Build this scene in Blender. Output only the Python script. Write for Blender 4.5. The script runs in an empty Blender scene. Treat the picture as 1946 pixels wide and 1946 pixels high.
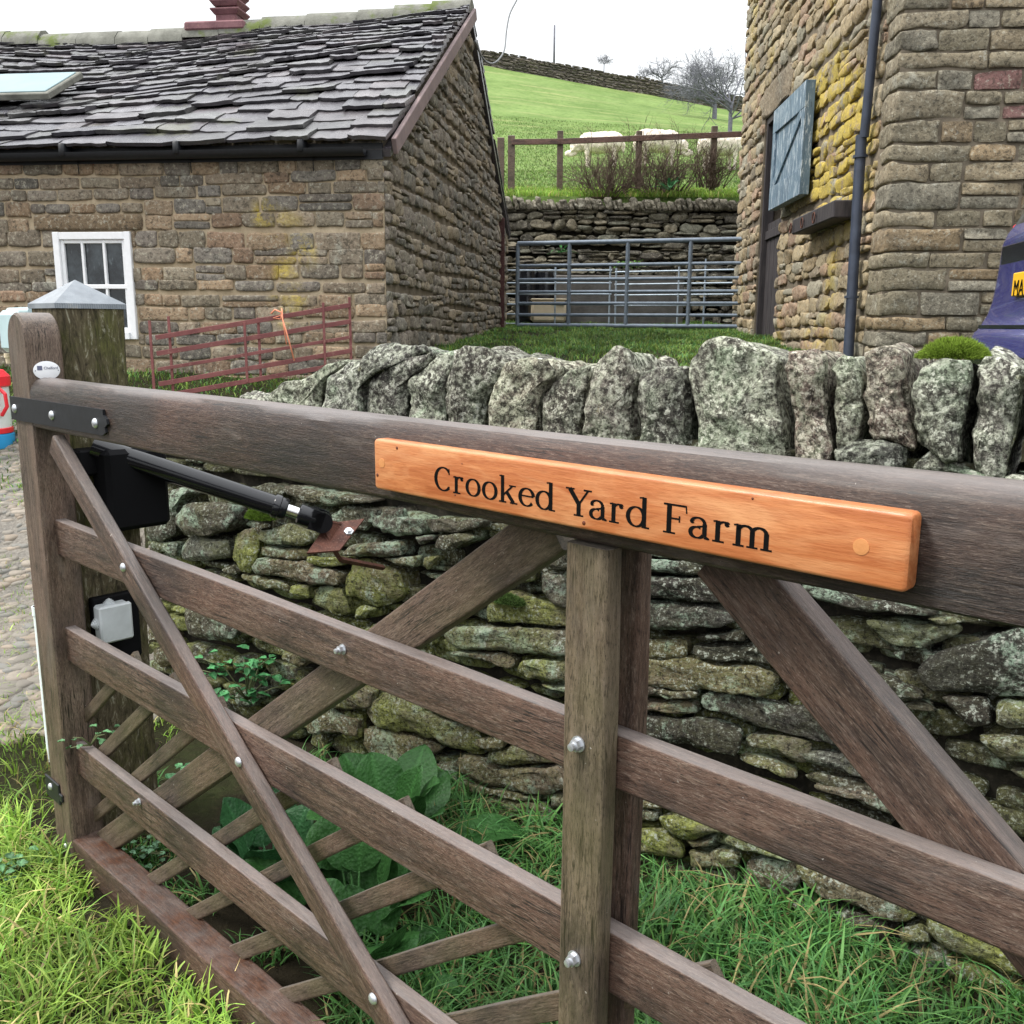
import bpy, bmesh, math, random
import numpy as np
from mathutils import Vector, Matrix
scene = bpy.context.scene
COL = scene.collection
rad = math.radians
# ------------------------------------------------------------------ camera
F = 1776.; CC = 973.; TH = rad(11.34); RO = rad(.34); CAMZ = 1.5
_f = np.array([0, math.cos(TH), -math.sin(TH)]); _r0 = np.array([1., 0, 0]); _u0 = np.cross(_r0, _f)
_r = math.cos(RO)*_r0 + math.sin(RO)*_u0; _u = -math.sin(RO)*_r0 + math.cos(RO)*_u0
CAM = np.array([0, 0, CAMZ])
cam = bpy.data.cameras.new('camera'); camo = bpy.data.objects.new('camera', cam); COL.objects.link(camo)
camo.matrix_world = Matrix(((_r[0], _u[0], -_f[0], 0), (_r[1], _u[1], -_f[1], 0), (_r[2], _u[2], -_f[2], CAMZ), (0, 0, 0, 1)))
cam.sensor_width = 36; cam.lens = 36*F/1946.; cam.clip_start = .05; cam.clip_end = 2000
scene.camera = camo
# ------------------------------------------------------------------ sky, sun, exposure
SUN_EL, SUN_AZ = 52, 262       # azimuth measured clockwise from +Y: the light comes from the left, a little behind the camera
world = bpy.data.worlds.new("World"); scene.world = world; world.use_nodes = True
wt = world.node_tree; wt.nodes.clear()
sky = wt.nodes.new('ShaderNodeTexSky'); sky.sky_type = 'NISHITA'; sky.sun_disc = False
sky.sun_elevation = rad(SUN_EL); sky.sun_rotation = rad(SUN_AZ); sky.air_density = 1.5; sky.dust_density = 4
b1 = wt.nodes.new('ShaderNodeBackground'); b1.inputs[1].default_value = .1
b2 = wt.nodes.new('ShaderNodeBackground'); b2.inputs[0].default_value = (.96, .98, 1, 1); b2.inputs[1].default_value = 1.15
tcw = wt.nodes.new('ShaderNodeTexCoord'); sxyz = wt.nodes.new('ShaderNodeSeparateXYZ'); mrw = wt.nodes.new('ShaderNodeMapRange'); mrw.inputs[1].default_value = .15; mrw.inputs[2].default_value = 1; mrw.inputs[3].default_value = .7; mrw.inputs[4].default_value = 2.1
wt.links.new(tcw.outputs['Generated'], sxyz.inputs[0]); wt.links.new(sxyz.outputs[2], mrw.inputs[0]); wt.links.new(mrw.outputs[0], b2.inputs[1])
mx = wt.nodes.new('ShaderNodeMixShader'); mx.inputs[0].default_value = .9
wo = wt.nodes.new('ShaderNodeOutputWorld')
wt.links.new(sky.outputs[0], b1.inputs[0]); wt.links.new(b1.outputs[0], mx.inputs[1]); wt.links.new(b2.outputs[0], mx.inputs[2]); wt.links.new(mx.outputs[0], wo.inputs[0])
sl = bpy.data.lights.new('sun', 'SUN'); sl.energy = 1.9; sl.angle = rad(14); sl.color = (1, .96, .9)
so = bpy.data.objects.new('sun', sl); COL.objects.link(so)
sd = Vector((math.sin(rad(SUN_AZ))*math.cos(rad(SUN_EL)), math.cos(rad(SUN_AZ))*math.cos(rad(SUN_EL)), math.sin(rad(SUN_EL))))
so.rotation_euler = sd.to_track_quat('Z', 'Y').to_euler()
scene.view_settings.view_transform = 'Standard'; scene.view_settings.look = 'None'
scene.view_settings.exposure = 0.74; scene.view_settings.gamma = 1
# ------------------------------------------------------------------ pixel -> place helpers (where things stand was measured from the photograph)
def ray(x, y): return _f + _r*((x-CC)/F) + _u*((CC-y)/F)
def onplane(x, y, p, n):
    d = ray(x, y); return CAM + d*(np.dot(np.asarray(p, float)-CAM, n)/np.dot(d, n))
def atY(x, y, Y):
    d = ray(x, y); return CAM + d*(Y/d[1])
# ------------------------------------------------------------------ noise
def _hash(i, j, k, s):
    h = (i*374761393 + j*668265263 + k*2147483647 + s*1274126177) & 0xffffffff
    h = ((h ^ (h >> 13))*1274126177) & 0xffffffff
    h = h ^ (h >> 16)
    return (h & 0xffff)/32767.5 - 1
def vnoise(p, fr=1., s=0):
    p = np.asarray(p, float)*fr; i = np.floor(p).astype(np.int64); f = p-i; f = f*f*(3-2*f)
    r = 0
    for a in (0, 1):
        for b in (0, 1):
            for c in (0, 1):
                w = (f[..., 0] if a else 1-f[..., 0])*(f[..., 1] if b else 1-f[..., 1])*(f[..., 2] if c else 1-f[..., 2])
                r = r + w*_hash(i[..., 0]+a, i[..., 1]+b, i[..., 2]+c, s)
    return r
def fbm(p, fr=1., o=3, s=0):
    r = 0; a = 1
    for k in range(o): r = r + a*vnoise(p, fr*2**k, s+k*7); a *= .5
    return r
def sstep(x, a, b):
    t = np.clip((x-a)/(b-a), 0, 1); return t*t*(3-2*t)
# ------------------------------------------------------------------ mesh helpers
class MB:
    def __init__(s): s.v = []; s.f = []; s.n = 0; s.c = []; s.mi = []; s.w = []
    def add(s, v, f, c=(1, 1, 1), mi=0, w=0.):
        v = np.asarray(v, float); s.v.append(v)
        s.f += [tuple(int(i)+s.n for i in q) for q in f]; s.n += len(v)
        c = np.asarray(c, float)
        if c.ndim == 1: c = np.tile(c, (len(v), 1))
        s.c.append(c); s.mi += [mi]*len(f)
        w = np.asarray(w, float)
        s.w.append(np.full(len(v), float(w)) if w.ndim == 0 else w)
    def build(s, name, mats, parent=None, smooth=True, angle=None, loc=None, rot=None):
        me = bpy.data.meshes.new(name); v = np.concatenate(s.v)
        me.from_pydata(v.tolist(), [], s.f)
        if not isinstance(mats, (list, tuple)): mats = [mats]
        for m in mats: me.materials.append(m)
        if len(mats) > 1: me.polygons.foreach_set('material_index', s.mi)
        a = me.color_attributes.new('tint', 'FLOAT_COLOR', 'POINT')
        c = np.concatenate(s.c); c4 = np.ones((len(c), 4)); c4[:, :3] = c; a.data.foreach_set('color', c4.ravel())
        g = me.attributes.new('wt', 'FLOAT', 'POINT'); g.data.foreach_set('value', np.concatenate(s.w))
        if smooth:
            me.polygons.foreach_set('use_smooth', [True]*len(me.polygons))
            if angle: me.set_sharp_from_angle(angle=rad(angle))
        me.update()
        o = bpy.data.objects.new(name, me); COL.objects.link(o)
        if loc is not None: o.location = loc
        if rot is not None: o.rotation_euler = rot
        if parent: o.parent = parent
        return o
def tag(o, label=None, cat=None, group=None, kind=None):
    if label: o['label'] = label
    if cat: o['category'] = cat
    if group: o['group'] = group
    if kind: o['kind'] = kind
    return o
def empty(name, loc, label, cat, rotz=0, group=None):
    o = bpy.data.objects.new(name, None); COL.objects.link(o); o.empty_display_size = .1
    o.location = loc; o.rotation_euler = (0, 0, rotz); return tag(o, label, cat, group)
def grid_faces(a, b, close=False, off=0):
    f = []
    for i in range(a-1):
        for j in range(b if close else b-1):
            k = (j+1) % b; f.append((off+i*b+j, off+i*b+k, off+(i+1)*b+k, off+(i+1)*b+j))
    return f
def box(mb, c, h, ax=None, bev=.0, col=(1, 1, 1), mi=0, w=0.):
    """box with chamfered edges: centre c, half sizes h, axes ax (3x3 rows)"""
    ax = np.eye(3) if ax is None else np.asarray(ax); h = np.asarray(h, float); c = np.asarray(c, float)
    if bev <= 0:
        v = np.array([[x, y, z] for x in (-1, 1) for y in (-1, 1) for z in (-1, 1)])*h
        f = [(0, 1, 3, 2), (4, 6, 7, 5), (0, 4, 5, 1), (2, 3, 7, 6), (0, 2, 6, 4), (1, 5, 7, 3)]
        mb.add(v@ax+c, f, col, mi, w); return
    bev = min(bev, .49*2*min(h)); v = []; f = []
    def vi(sx, sy, sz, a):
        s = np.array([sx, sy, sz], float); q = s*(h-bev); q[a] = s[a]*h[a]; v.append(q); return len(v)-1
    ids = {}
    for sx in (-1, 1):
        for sy in (-1, 1):
            for sz in (-1, 1):
                for a in range(3): ids[(sx, sy, sz, a)] = vi(sx, sy, sz, a)
    def orient(q):
        p = np.array([v[i] for i in q]); n = np.cross(p[1]-p[0], p[2]-p[0])
        return q if np.dot(n, p.mean(0)) > 0 else q[::-1]
    for a in range(3):
        b, d = [i for i in range(3) if i != a]
        for s in (-1, 1):
            q = []
            for t in ((-1, -1), (1, -1), (1, 1), (-1, 1)):
                k = [0]*3; k[a] = s; k[b] = t[0]; k[d] = t[1]; q.append(ids[(*k, a)])
            f.append(orient(q))
    for a in range(3):
        b, d = [i for i in range(3) if i != a]
        for sb in (-1, 1):
            for sd_ in (-1, 1):
                q = []
                for s, fa in ((-1, b), (1, b), (1, d), (-1, d)):
                    k = [0]*3; k[a] = s; k[b] = sb; k[d] = sd_; q.append(ids[(*k, fa)])
                f.append(orient(q))
    for sx in (-1, 1):
        for sy in (-1, 1):
            for sz in (-1, 1): f.append(orient([ids[(sx, sy, sz, a)] for a in range(3)]))
    mb.add(np.array(v)@ax+c, f, col, mi, w)
def tube(mb, pts, r, n=8, col=(1, 1, 1), mi=0, cap=True, w=0.):
    pts = np.asarray(pts, float); r = np.full(len(pts), r) if np.isscalar(r) else np.asarray(r)
    t = np.gradient(pts, axis=0); t /= np.linalg.norm(t, axis=1)[:, None]+1e-9
    ref = np.array([0, 0, 1.]) if abs(t[0][2]) < .9 else np.array([1., 0, 0]); a = np.cross(t[0], ref); a /= np.linalg.norm(a)
    v = []
    for i in range(len(pts)):
        a = a-t[i]*np.dot(a, t[i]); a /= np.linalg.norm(a)+1e-9; b = np.cross(t[i], a)
        for k in range(n):
            an = 2*math.pi*k/n; v.append(pts[i]+r[i]*(a*math.cos(an)+b*math.sin(an)))
    f = grid_faces(len(pts), n, True)
    if cap: f += [tuple(range(n))[::-1], tuple((len(pts)-1)*n+k for k in range(n))]
    mb.add(v, f, col, mi, w)
def lathe(mb, o, axis, prof, n=16, col=(1, 1, 1), mi=0):
    """prof: list of (distance along axis, radius)"""
    axis = np.asarray(axis, float); axis /= np.linalg.norm(axis)
    ref = np.array([0, 0, 1.]) if abs(axis[2]) < .9 else np.array([1., 0, 0]); a = np.cross(axis, ref); a /= np.linalg.norm(a); b = np.cross(axis, a)
    v = []
    for d, r in prof:
        for k in range(n):
            an = 2*math.pi*k/n; v.append(np.asarray(o)+axis*d+r*(a*math.cos(an)+b*math.sin(an)))
    f = [q[::-1] for q in grid_faces(len(prof), n, True)]
    f += [tuple(range(n)), tuple((len(prof)-1)*n+k for k in range(n))[::-1]]
    mb.add(v, f, col, mi)
# ------------------------------------------------------------------ materials
class NT:
    def __init__(s, name, rough=.8, spec=.3):
        s.m = bpy.data.materials.new(name); s.m.use_nodes = True; s.t = s.m.node_tree
        s.b = s.t.nodes['Principled BSDF']; s.b.inputs['Roughness'].default_value = rough
        s.b.inputs['Specular IOR Level'].default_value = spec
        s.tc = s.t.nodes.new('ShaderNodeTexCoord'); s.obj = s.tc.outputs['Object']
    def L(s, a, b):
        if isinstance(a, (int, float)): b.default_value = a
        elif isinstance(a, tuple): b.default_value = (*a, 1) if len(a) == 3 else a
        else: s.t.links.new(a, b)
    def map(s, v, sc=(1, 1, 1), rot=(0, 0, 0), loc=(0, 0, 0)):
        n = s.t.nodes.new('ShaderNodeMapping'); s.L(v, n.inputs[0]); n.inputs['Scale'].default_value = sc; n.inputs['Rotation'].default_value = rot; n.inputs['Location'].default_value = loc; return n.outputs[0]
    def noise(s, v, sc=5, d=4, r=.55, dist=0, out=0):
        n = s.t.nodes.new('ShaderNodeTexNoise'); s.L(v, n.inputs['Vector']); n.inputs['Scale'].default_value = sc; n.inputs['Detail'].default_value = d
        n.inputs['Roughness'].default_value = r; n.inputs['Distortion'].default_value = dist; return n.outputs[out]
    def vor(s, v, sc=5, feat='F1', out='Distance'):
        n = s.t.nodes.new('ShaderNodeTexVoronoi'); n.feature = feat; s.L(v, n.inputs['Vector']); n.inputs['Scale'].default_value = sc; return n.outputs[out]
    def wave(s, v, sc=5, dist=3, d=3, dsc=1, bd='X'):
        n = s.t.nodes.new('ShaderNodeTexWave'); n.bands_direction = bd; s.L(v, n.inputs['Vector']); n.inputs['Scale'].default_value = sc; n.inputs['Distortion'].default_value = dist
        n.inputs['Detail'].default_value = d; n.inputs['Detail Scale'].default_value = dsc; return n.outputs['Fac']
    def step(s, f, a, b, lo=0., hi=1.):
        n = s.t.nodes.new('ShaderNodeMapRange'); s.L(f, n.inputs[0]); n.inputs[1].default_value = a; n.inputs[2].default_value = b; n.inputs[3].default_value = lo; n.inputs[4].default_value = hi; return n.outputs[0]
    def mix(s, f, a, b, bt='MIX'):
        n = s.t.nodes.new('ShaderNodeMix'); n.data_type = 'RGBA'; n.blend_type = bt; s.L(f, n.inputs[0]); s.L(a, n.inputs[6]); s.L(b, n.inputs[7]); return n.outputs[2]
    def math(s, op, a, b=0.):
        n = s.t.nodes.new('ShaderNodeMath'); n.operation = op; s.L(a, n.inputs[0]); s.L(b, n.inputs[1]); return n.outputs[0]
    def attr(s, name, out='Color'):
        n = s.t.nodes.new('ShaderNodeAttribute'); n.attribute_name = name; return n.outputs[out]
    def geo(s, out): return s.t.nodes.new('ShaderNodeNewGeometry').outputs[out]
    def sep(s, v, i):
        n = s.t.nodes.new('ShaderNodeSeparateXYZ'); s.L(v, n.inputs[0]); return n.outputs[i]
    def bump(s, h, dist=.003, st=1., nrm=None):
        n = s.t.nodes.new('ShaderNodeBump'); n.inputs['Distance'].default_value = dist; n.inputs['Strength'].default_value = st; s.L(h, n.inputs['Height'])
        if nrm: s.L(nrm, n.inputs['Normal'])
        return n.outputs[0]
    def done(s, col, nrm=None, rough=None, metal=None):
        s.L(col, s.b.inputs['Base Color'])
        if nrm is not None: s.L(nrm, s.b.inputs['Normal'])
        if rough is not None: s.L(rough, s.b.inputs['Roughness'])
        if metal is not None: s.L(metal, s.b.inputs['Metallic'])
        return s.m
def plain(name, c, rough=.6, metal=0., var=.15, sc=20, bd=.0006, spec=.4):
    n = NT(name, rough, spec); f = n.noise(n.obj, sc, 5, .6); c2 = tuple(x*(1-var) for x in c); c1 = tuple(min(1, x*(1+var)) for x in c)
    return n.done(n.mix(n.step(f, .3, .7), c2, c1), n.bump(f, bd), metal=metal)
def m_wood(name, dark, light, green=0., rust=0., rough=.5, streak=.34):
    """weathered hardwood, grain along local X"""
    n = NT(name, rough, .28); n.b.inputs['Coat Weight'].default_value = .12; n.b.inputs['Coat Roughness'].default_value = .3
    g1 = n.noise(n.map(n.obj, (1.6, 16, 16)), 3.2, 7, .7, .5)
    g2 = n.noise(n.map(n.obj, (34, 190, 190)), 2.6, 4, .8, .2)
    g4 = n.noise(n.map(n.obj, (9, 75, 75)), 2.4, 6, .8, .3)
    g3 = n.noise(n.map(n.obj, (1, 3.5, 3.5)), 1.9, 4, .6, .4)
    w = n.wave(n.map(n.obj, (1.1, 7, 15)), .9, 9, 4, 1.2, 'Z')
    f = n.math('ADD', n.math('MULTIPLY', g1, .6), n.math('MULTIPLY', w, .12)); f = n.math('ADD', f, n.math('MULTIPLY', g3, .35))
    c = n.mix(n.step(f, .38, .72), dark, light)
    c = n.mix(n.step(g3, .42, .7, 0, .4), c, (.125, .055, .038))                        # reddish patches of the timber
    c = n.mix(n.step(g4, .5, .62, 0, streak), c, (.24, .185, .145))                     # silvered fibres
    c = n.mix(n.step(g2, .56, .66, 0, streak*1.2), c, (.38, .31, .25))
    c = n.mix(n.step(g2, .46, .37, 0, .9), c, (.012, .009, .008))                       # open dark pores
    c = n.mix(n.step(g4, .46, .36, 0, .7), c, (.016, .012, .011))
    pt = n.noise(n.map(n.obj, (1, 2.5, 2.5)), 2.6, 6, .7); c = n.mix(n.step(pt, .5, .64, 0, .62), c, (.022, .017, .016))
    p2 = n.noise(n.map(n.obj, (1, 3, 3), loc=(7, 3, 1)), 3.4, 5, .7); c = n.mix(n.step(p2, .55, .68, 0, .4), c, (.2, .165, .145))
    ck = n.noise(n.map(n.obj, (1.6, 45, 45), loc=(3, 0, 0)), 1.6, 3, .6); ck = n.math('ABSOLUTE', n.math('SUBTRACT', ck, .5)); ck = n.math('MULTIPLY', n.step(ck, .006, .016, 1, 0), n.step(n.noise(n.obj, 3.3, 2), .48, .56)); c = n.mix(n.math('MULTIPLY', ck, .9), c, (.008, .006, .005))
    wx = n.step(n.sep(n.geo('Normal'), 2), .55, .92, 0, .2 if rust else .48); c = n.mix(n.math('MULTIPLY', wx, n.step(g1, .3, .5, .5, 1.)), c, (.29, .265, .255))   # upper faces paler: sky sheen painted into the colour, along with weather silvering
    if green: c = n.mix(n.math('MULTIPLY', n.step(n.noise(n.map(n.obj, (1, 2, 2)), 4, 5, .7), .38, .68), green), c, (.12, .11, .05))
    if rust:
        up = n.step(n.sep(n.geo('Normal'), 2), .3, .8, .25, 1.); c = n.mix(n.math('MULTIPLY', n.math('MULTIPLY', n.step(n.noise(n.obj, 14, 6, .75), .32, .62), rust), up), c, n.mix(n.step(g4, .4, .6), (.035, .014, .008), (.10, .04, .018)))
    sp = n.noise(n.obj, 95, 3, .6); c = n.mix(n.step(sp, .735, .76, 0, .6), c, (.5, .47, .42))  # specks
    h = n.math('ADD', n.math('MULTIPLY', g2, .6), n.math('ADD', g1, g4))
    return n.done(c, n.bump(h, .0022, .9), n.step(g3, .3, .7, rough-.12, rough+.12))
M = {}
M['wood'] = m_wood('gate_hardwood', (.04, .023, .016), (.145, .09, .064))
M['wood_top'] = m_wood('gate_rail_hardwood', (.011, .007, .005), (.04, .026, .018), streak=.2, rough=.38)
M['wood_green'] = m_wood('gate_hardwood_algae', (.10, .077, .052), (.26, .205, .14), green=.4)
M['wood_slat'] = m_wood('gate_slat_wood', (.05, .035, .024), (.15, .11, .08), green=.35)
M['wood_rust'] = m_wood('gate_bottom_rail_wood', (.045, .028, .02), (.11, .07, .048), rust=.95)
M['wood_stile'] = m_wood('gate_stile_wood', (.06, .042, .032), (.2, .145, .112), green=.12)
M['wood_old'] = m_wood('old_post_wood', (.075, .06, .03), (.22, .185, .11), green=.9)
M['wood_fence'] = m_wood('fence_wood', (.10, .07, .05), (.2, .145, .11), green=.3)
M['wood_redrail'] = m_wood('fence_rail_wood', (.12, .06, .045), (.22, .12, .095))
M['black_paint'] = plain('black_painted_iron', (.010, .011, .014), .5, 0, .3, 30)
M['black_plastic'] = plain('black_plastic', (.007, .0075, .010), .17, 0, .2, 12, .0002, .5)
M['zinc'] = plain('galvanised_bolt', (.55, .57, .6), .35, .7, .1, 40)
M['black_matt'] = plain('black_matt_plastic', (.004, .004, .005), .7, 0, .1, 12, .0002, .12)
M['chrome'] = plain('chrome_rod', (.75, .75, .75), .12, 1., .05)
M['galv'] = plain('galvanised_tube', (.36, .42, .48), .42, .35, .2, 15)
M['galv_dark'] = plain('galvanised_gate_tube', (.16, .195, .24), .5, .25, .2, 15)
M['white_paint'] = plain('white_paint', (.8, .81, .83), .45, 0, .05)
M['grey_plastic'] = plain('grey_plastic', (.5, .53, .54), .45, 0, .12, 14)
M['pale_plastic'] = plain('pale_blue_plastic', (.42, .55, .58), .4, 0, .12, 8)
M['white_plastic'] = plain('white_plastic', (.8, .86, .87), .5, 0, .06)
M['red_plastic'] = plain('red_plastic', (.75, .03, .045), .35, 0, .15, 6)
M['blue_plastic'] = plain('blue_plastic', (.03, .3, .62), .4, 0, .1, 6)
M['cream_plastic'] = plain('cream_plastic', (.72, .6, .42), .5, 0, .06, 6)
M['twine'] = plain('orange_twine', (.8, .3, .18), .8, 0, .1)
M['cable'] = plain('grey_cable', (.22, .23, .24), .6)
M['downpipe'] = plain('blue_black_downpipe', (.04, .05, .075), .4, 0, .25, 9)
M['text'] = plain('engraved_black', (.006, .006, .006), .95, 0, .1, spec=.05)
M['print'] = plain('grey_print', (.12, .13, .2), .6, 0, .1)
def m_rusty(name, a, b, sc=14, rough=.75):
    n = NT(name, rough, .3); f = n.noise(n.obj, sc, 6, .7); g = n.noise(n.obj, sc*7, 3, .6)
    c = n.mix(n.step(f, .35, .65), a, b); c = n.mix(n.step(g, .58, .72, 0, .5), c, (.33, .2, .15)); return n.done(c, n.bump(g, .001))
M['rust_iron'] = m_rusty('rusty_iron', (.055, .024, .018), (.12, .046, .03), 30)
M['rust_red'] = m_rusty('red_oxide_steel', (.16, .055, .055), (.24, .09, .085), 5)
M['rust_post'] = m_rusty('dark_rust_post', (.045, .018, .018), (.075, .03, .028), 5)
M['verge'] = m_rusty('verge_board', (.17, .125, .125), (.24, .18, .175), 4)
M['vent'] = m_rusty('vent_clay', (.14, .065, .075), (.24, .12, .13), 6)
def m_sign():
    n = NT('varnished_oak', .33, .5)
    w = n.noise(n.map(n.obj, (2.5, 20, 34)), 2.6, 6, .7, 1.2); g = n.noise(n.map(n.obj, (16, 150, 150)), 3, 5, .7); b = n.noise(n.map(n.obj, (3, 8, 14)), 2.2, 4, .6, .8)
    c = n.mix(n.step(w, .35, .65), (.38, .11, .034), (.57, .215, .078)); c = n.mix(n.step(b, .45, .75, 0, .75), c, (.72, .37, .17)); c = n.mix(n.step(g, .52, .7, 0, .5), c, (.3, .085, .022))
    return n.done(c, n.bump(g, .0004))
M['sign'] = m_sign()
M['peg'] = plain('sign_plug', (.6, .26, .095), .4, 0, .08, 90)
def m_cot(name, mortar_dark=False, yellow=False):
    n = NT(name, .85, .25); c = n.attr('tint')
    a = n.noise(n.obj, 7, 6, .65); b = n.noise(n.obj, 38, 5, .7); d = n.noise(n.obj, 1.3, 5, .6); e = n.noise(n.obj, 2.6, 6, .7)
    c = n.mix(n.step(a, .3, .7, 0, .55), c, n.mix(.6, c, (.10, .075, .05)))
    c = n.mix(n.step(b, .5, .72, 0, .45), c, (.045, .038, .03))
    c = n.mix(n.step(b, .42, .28, 0, .4), c, (.42, .34, .23))
    c = n.mix(n.step(d, .5, .68, 0, .42), c, (.12, .115, .1))
    c = n.mix(n.step(e, .61, .68, 0, .6), c, (.4, .39, .32)); c = n.mix(n.step(n.noise(n.obj, 16, 5, .8), .6, .66, 0, .6), c, (.46, .45, .38)); c = n.mix(n.step(n.noise(n.map(n.obj, loc=(4, 4, 4)), 12, 6, .8), .58, .66, 0, .65), c, (.045, .04, .03))
    s1_ = n.noise(n.map(n.obj, loc=(3, 1, 6)), 28, 4, .75); c = n.mix(n.step(s1_, .57, .61, 0, .55), c, (.44, .41, .32)); c = n.mix(n.step(s1_, .44, .40, 0, .6), c, (.035, .03, .024))
    if yellow is not False:
        k = n.attr('wt', 'Fac'); y = n.math('MULTIPLY', k, n.step(n.noise(n.obj, 4.4, 6, .8), .43, .54)); c = n.mix(n.math('MINIMUM', y, .74), c, n.mix(n.step(b, .35, .65), (.34, .26, .05), (.66, .5, .07)))
    return n.done(c, n.bump(n.math('ADD', b, n.math('MULTIPLY', a, 2.)), .011, .9), n.step(d, .3, .7, .7, .95))
M['cot_stone'] = m_cot('gritstone', yellow=True)
def m_mortar(name, a, b):
    n = NT(name, .95, .1); f = n.noise(n.obj, 3, 6, .7); g = n.noise(n.obj, 50, 4, .7); c = n.mix(n.step(f, .35, .65), a, b); c = n.mix(n.step(g, .5, .75, 0, .4), c, (.12, .1, .07))
    return n.done(c, n.bump(g, .004))
M['mortar'] = m_mortar('lime_mortar', (.34, .27, .18), (.5, .41, .29))
M['mortar_dk'] = m_mortar('old_mortar', (.10, .085, .065), (.24, .2, .15))
M['gap'] = m_mortar('wall_core_dark', (.012, .011, .009), (.03, .027, .02))
def m_near():
    """near dry-stone wall: tint = stone colour, wt = how mossy (0..1) / mint lichen by noise"""
    n = NT('drystone_weathered', .88, .2); t = n.attr('tint'); k = n.attr('wt', 'Fac')
    a = n.noise(n.map(n.obj, (1, 1, 2.5)), 8, 7, .75); b = n.noise(n.map(n.obj, (1, 1, 1.5)), 60, 5, .8); d = n.noise(n.obj, 4.2, 7, .75, .4); e = n.noise(n.obj, 150, 3, .6); l = n.noise(n.map(n.obj, loc=(5, 3, 2)), 6.5, 8, .78, .3)
    c = n.mix(n.step(a, .3, .7), n.mix(.65, t, (.03, .026, .02)), t)
    c = n.mix(n.step(b, .5, .64, 0, .85), c, (.014, .012, .010))
    c = n.mix(n.step(e, .6, .68, 0, .55), c, (.3, .31, .26))
    li = n.math('MULTIPLY', n.step(l, .53, .6), n.step(b, .38, .5)); c = n.mix(n.math('MULTIPLY', li, .85), c, (.33, .43, .33))
    mo = n.math('MULTIPLY', n.step(d, .40, .54), k); c = n.mix(n.math('MULTIPLY', mo, .85), c, n.mix(n.step(b, .35, .62), (.055, .065, .014), (.28, .30, .085)))
    s1_ = n.noise(n.map(n.obj, loc=(3, 1, 6)), 85, 3, .7); s2_ = n.noise(n.obj, 7, 5, .7, .5)
    c = n.mix(n.math('MULTIPLY', n.step(s1_, .56, .6), n.step(s2_, .44, .58, .15, .85)), c, (.42, .45, .38))
    c = n.mix(n.step(s1_, .43, .39, 0, .75), c, (.012, .011, .009))
    c = n.mix(n.step(n.noise(n.obj, 1.7, 3, .5), .45, .7, 0, .35), c, n.mix(.5, c, (.03, .03, .02)))
    h = n.math('ADD', n.math('MULTIPLY', a, 3.), n.math('ADD', b, n.math('MULTIPLY', e, .3)))
    return n.done(c, n.bump(h, .009, .95))
M['near'] = m_near()
def m_cope():
    n = NT('coping_gritstone_lichen', .88, .2); t = n.attr('tint'); k = n.attr('wt', 'Fac')
    a = n.noise(n.obj, 8, 6, .7); b = n.noise(n.obj, 48, 5, .78); d = n.noise(n.obj, 4.5, 6, .7, .5); e = n.noise(n.obj, 130, 3, .65); l = n.noise(n.map(n.obj, loc=(2, 7, 1)), 20, 7, .8, .3)
    c = n.mix(n.step(a, .3, .68), n.mix(.5, t, (.055, .048, .042)), t)
    c = n.mix(n.step(l, .46, .56, 0, .7), c, (.30, .33, .26)); c = n.mix(n.step(n.noise(n.map(n.obj, loc=(1, 5, 8)), 5, 6, .75, .4), .5, .6, 0, .75), c, (.06, .055, .05))
    c = n.mix(n.step(b, .53, .6, 0, .78), c, (.46, .48, .40))
    c = n.mix(n.step(b, .48, .40, 0, .88), c, (.026, .024, .022))
    c = n.mix(n.step(e, .4, .34, 0, .6), c, (.03, .028, .026))
    c = n.mix(n.math('MULTIPLY', n.step(d, .52, .62), k), c, n.mix(n.step(b, .4, .6), (.1, .14, .08), (.3, .4, .29)))
    c = n.mix(n.step(n.noise(n.obj, 5.5, 5, .6), .66, .71, 0, .5), c, (.38, .33, .1))
    c = n.mix(n.step(n.noise(n.map(n.obj, loc=(9, 1, 4)), 7, 4, .6), .68, .71, 0, .8), c, (.55, .6, .56))
    s1_ = n.noise(n.map(n.obj, loc=(3, 1, 6)), 70, 4, .75); s2_ = n.noise(n.map(n.obj, loc=(6, 2, 2)), 9, 6, .75, .5)
    c = n.mix(n.math('MULTIPLY', n.step(s1_, .54, .575), n.step(s2_, .42, .56, .2, .9)), c, (.56, .58, .51))
    c = n.mix(n.step(s1_, .45, .41, 0, .8), c, (.022, .02, .018))
    c = n.mix(.55, c, n.mix(1., n.mix(1., t, (5., 5., 5.), 'MULTIPLY'), c, 'MULTIPLY'))
    h = n.math('ADD', n.math('MULTIPLY', a, 3.), n.math('ADD', b, n.math('MULTIPLY', e, .4)))
    return n.done(c, n.bump(h, .007, .9))
M['cope'] = m_cope()
def m_slate():
    n = NT('stone_slate_wet', .34, .5); t = n.attr('tint'); a = n.noise(n.obj, 5, 6, .7); b = n.noise(n.obj, 40, 4, .7)
    c = n.mix(n.step(a, .4, .62, 0, .65), t, (.035, .033, .04)); c = n.mix(n.step(b, .62, .74, 0, .5), c, (.25, .26, .24)); c = n.mix(n.step(n.noise(n.obj, 2.2, 5, .6), .6, .7, 0, .5), c, (.10, .105, .05))
    return n.done(c, n.bump(n.math('ADD', b, n.math('MULTIPLY', a, 2.)), .005, .8), n.step(a, .35, .65, .2, .42))
M['slate'] = m_slate()
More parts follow.
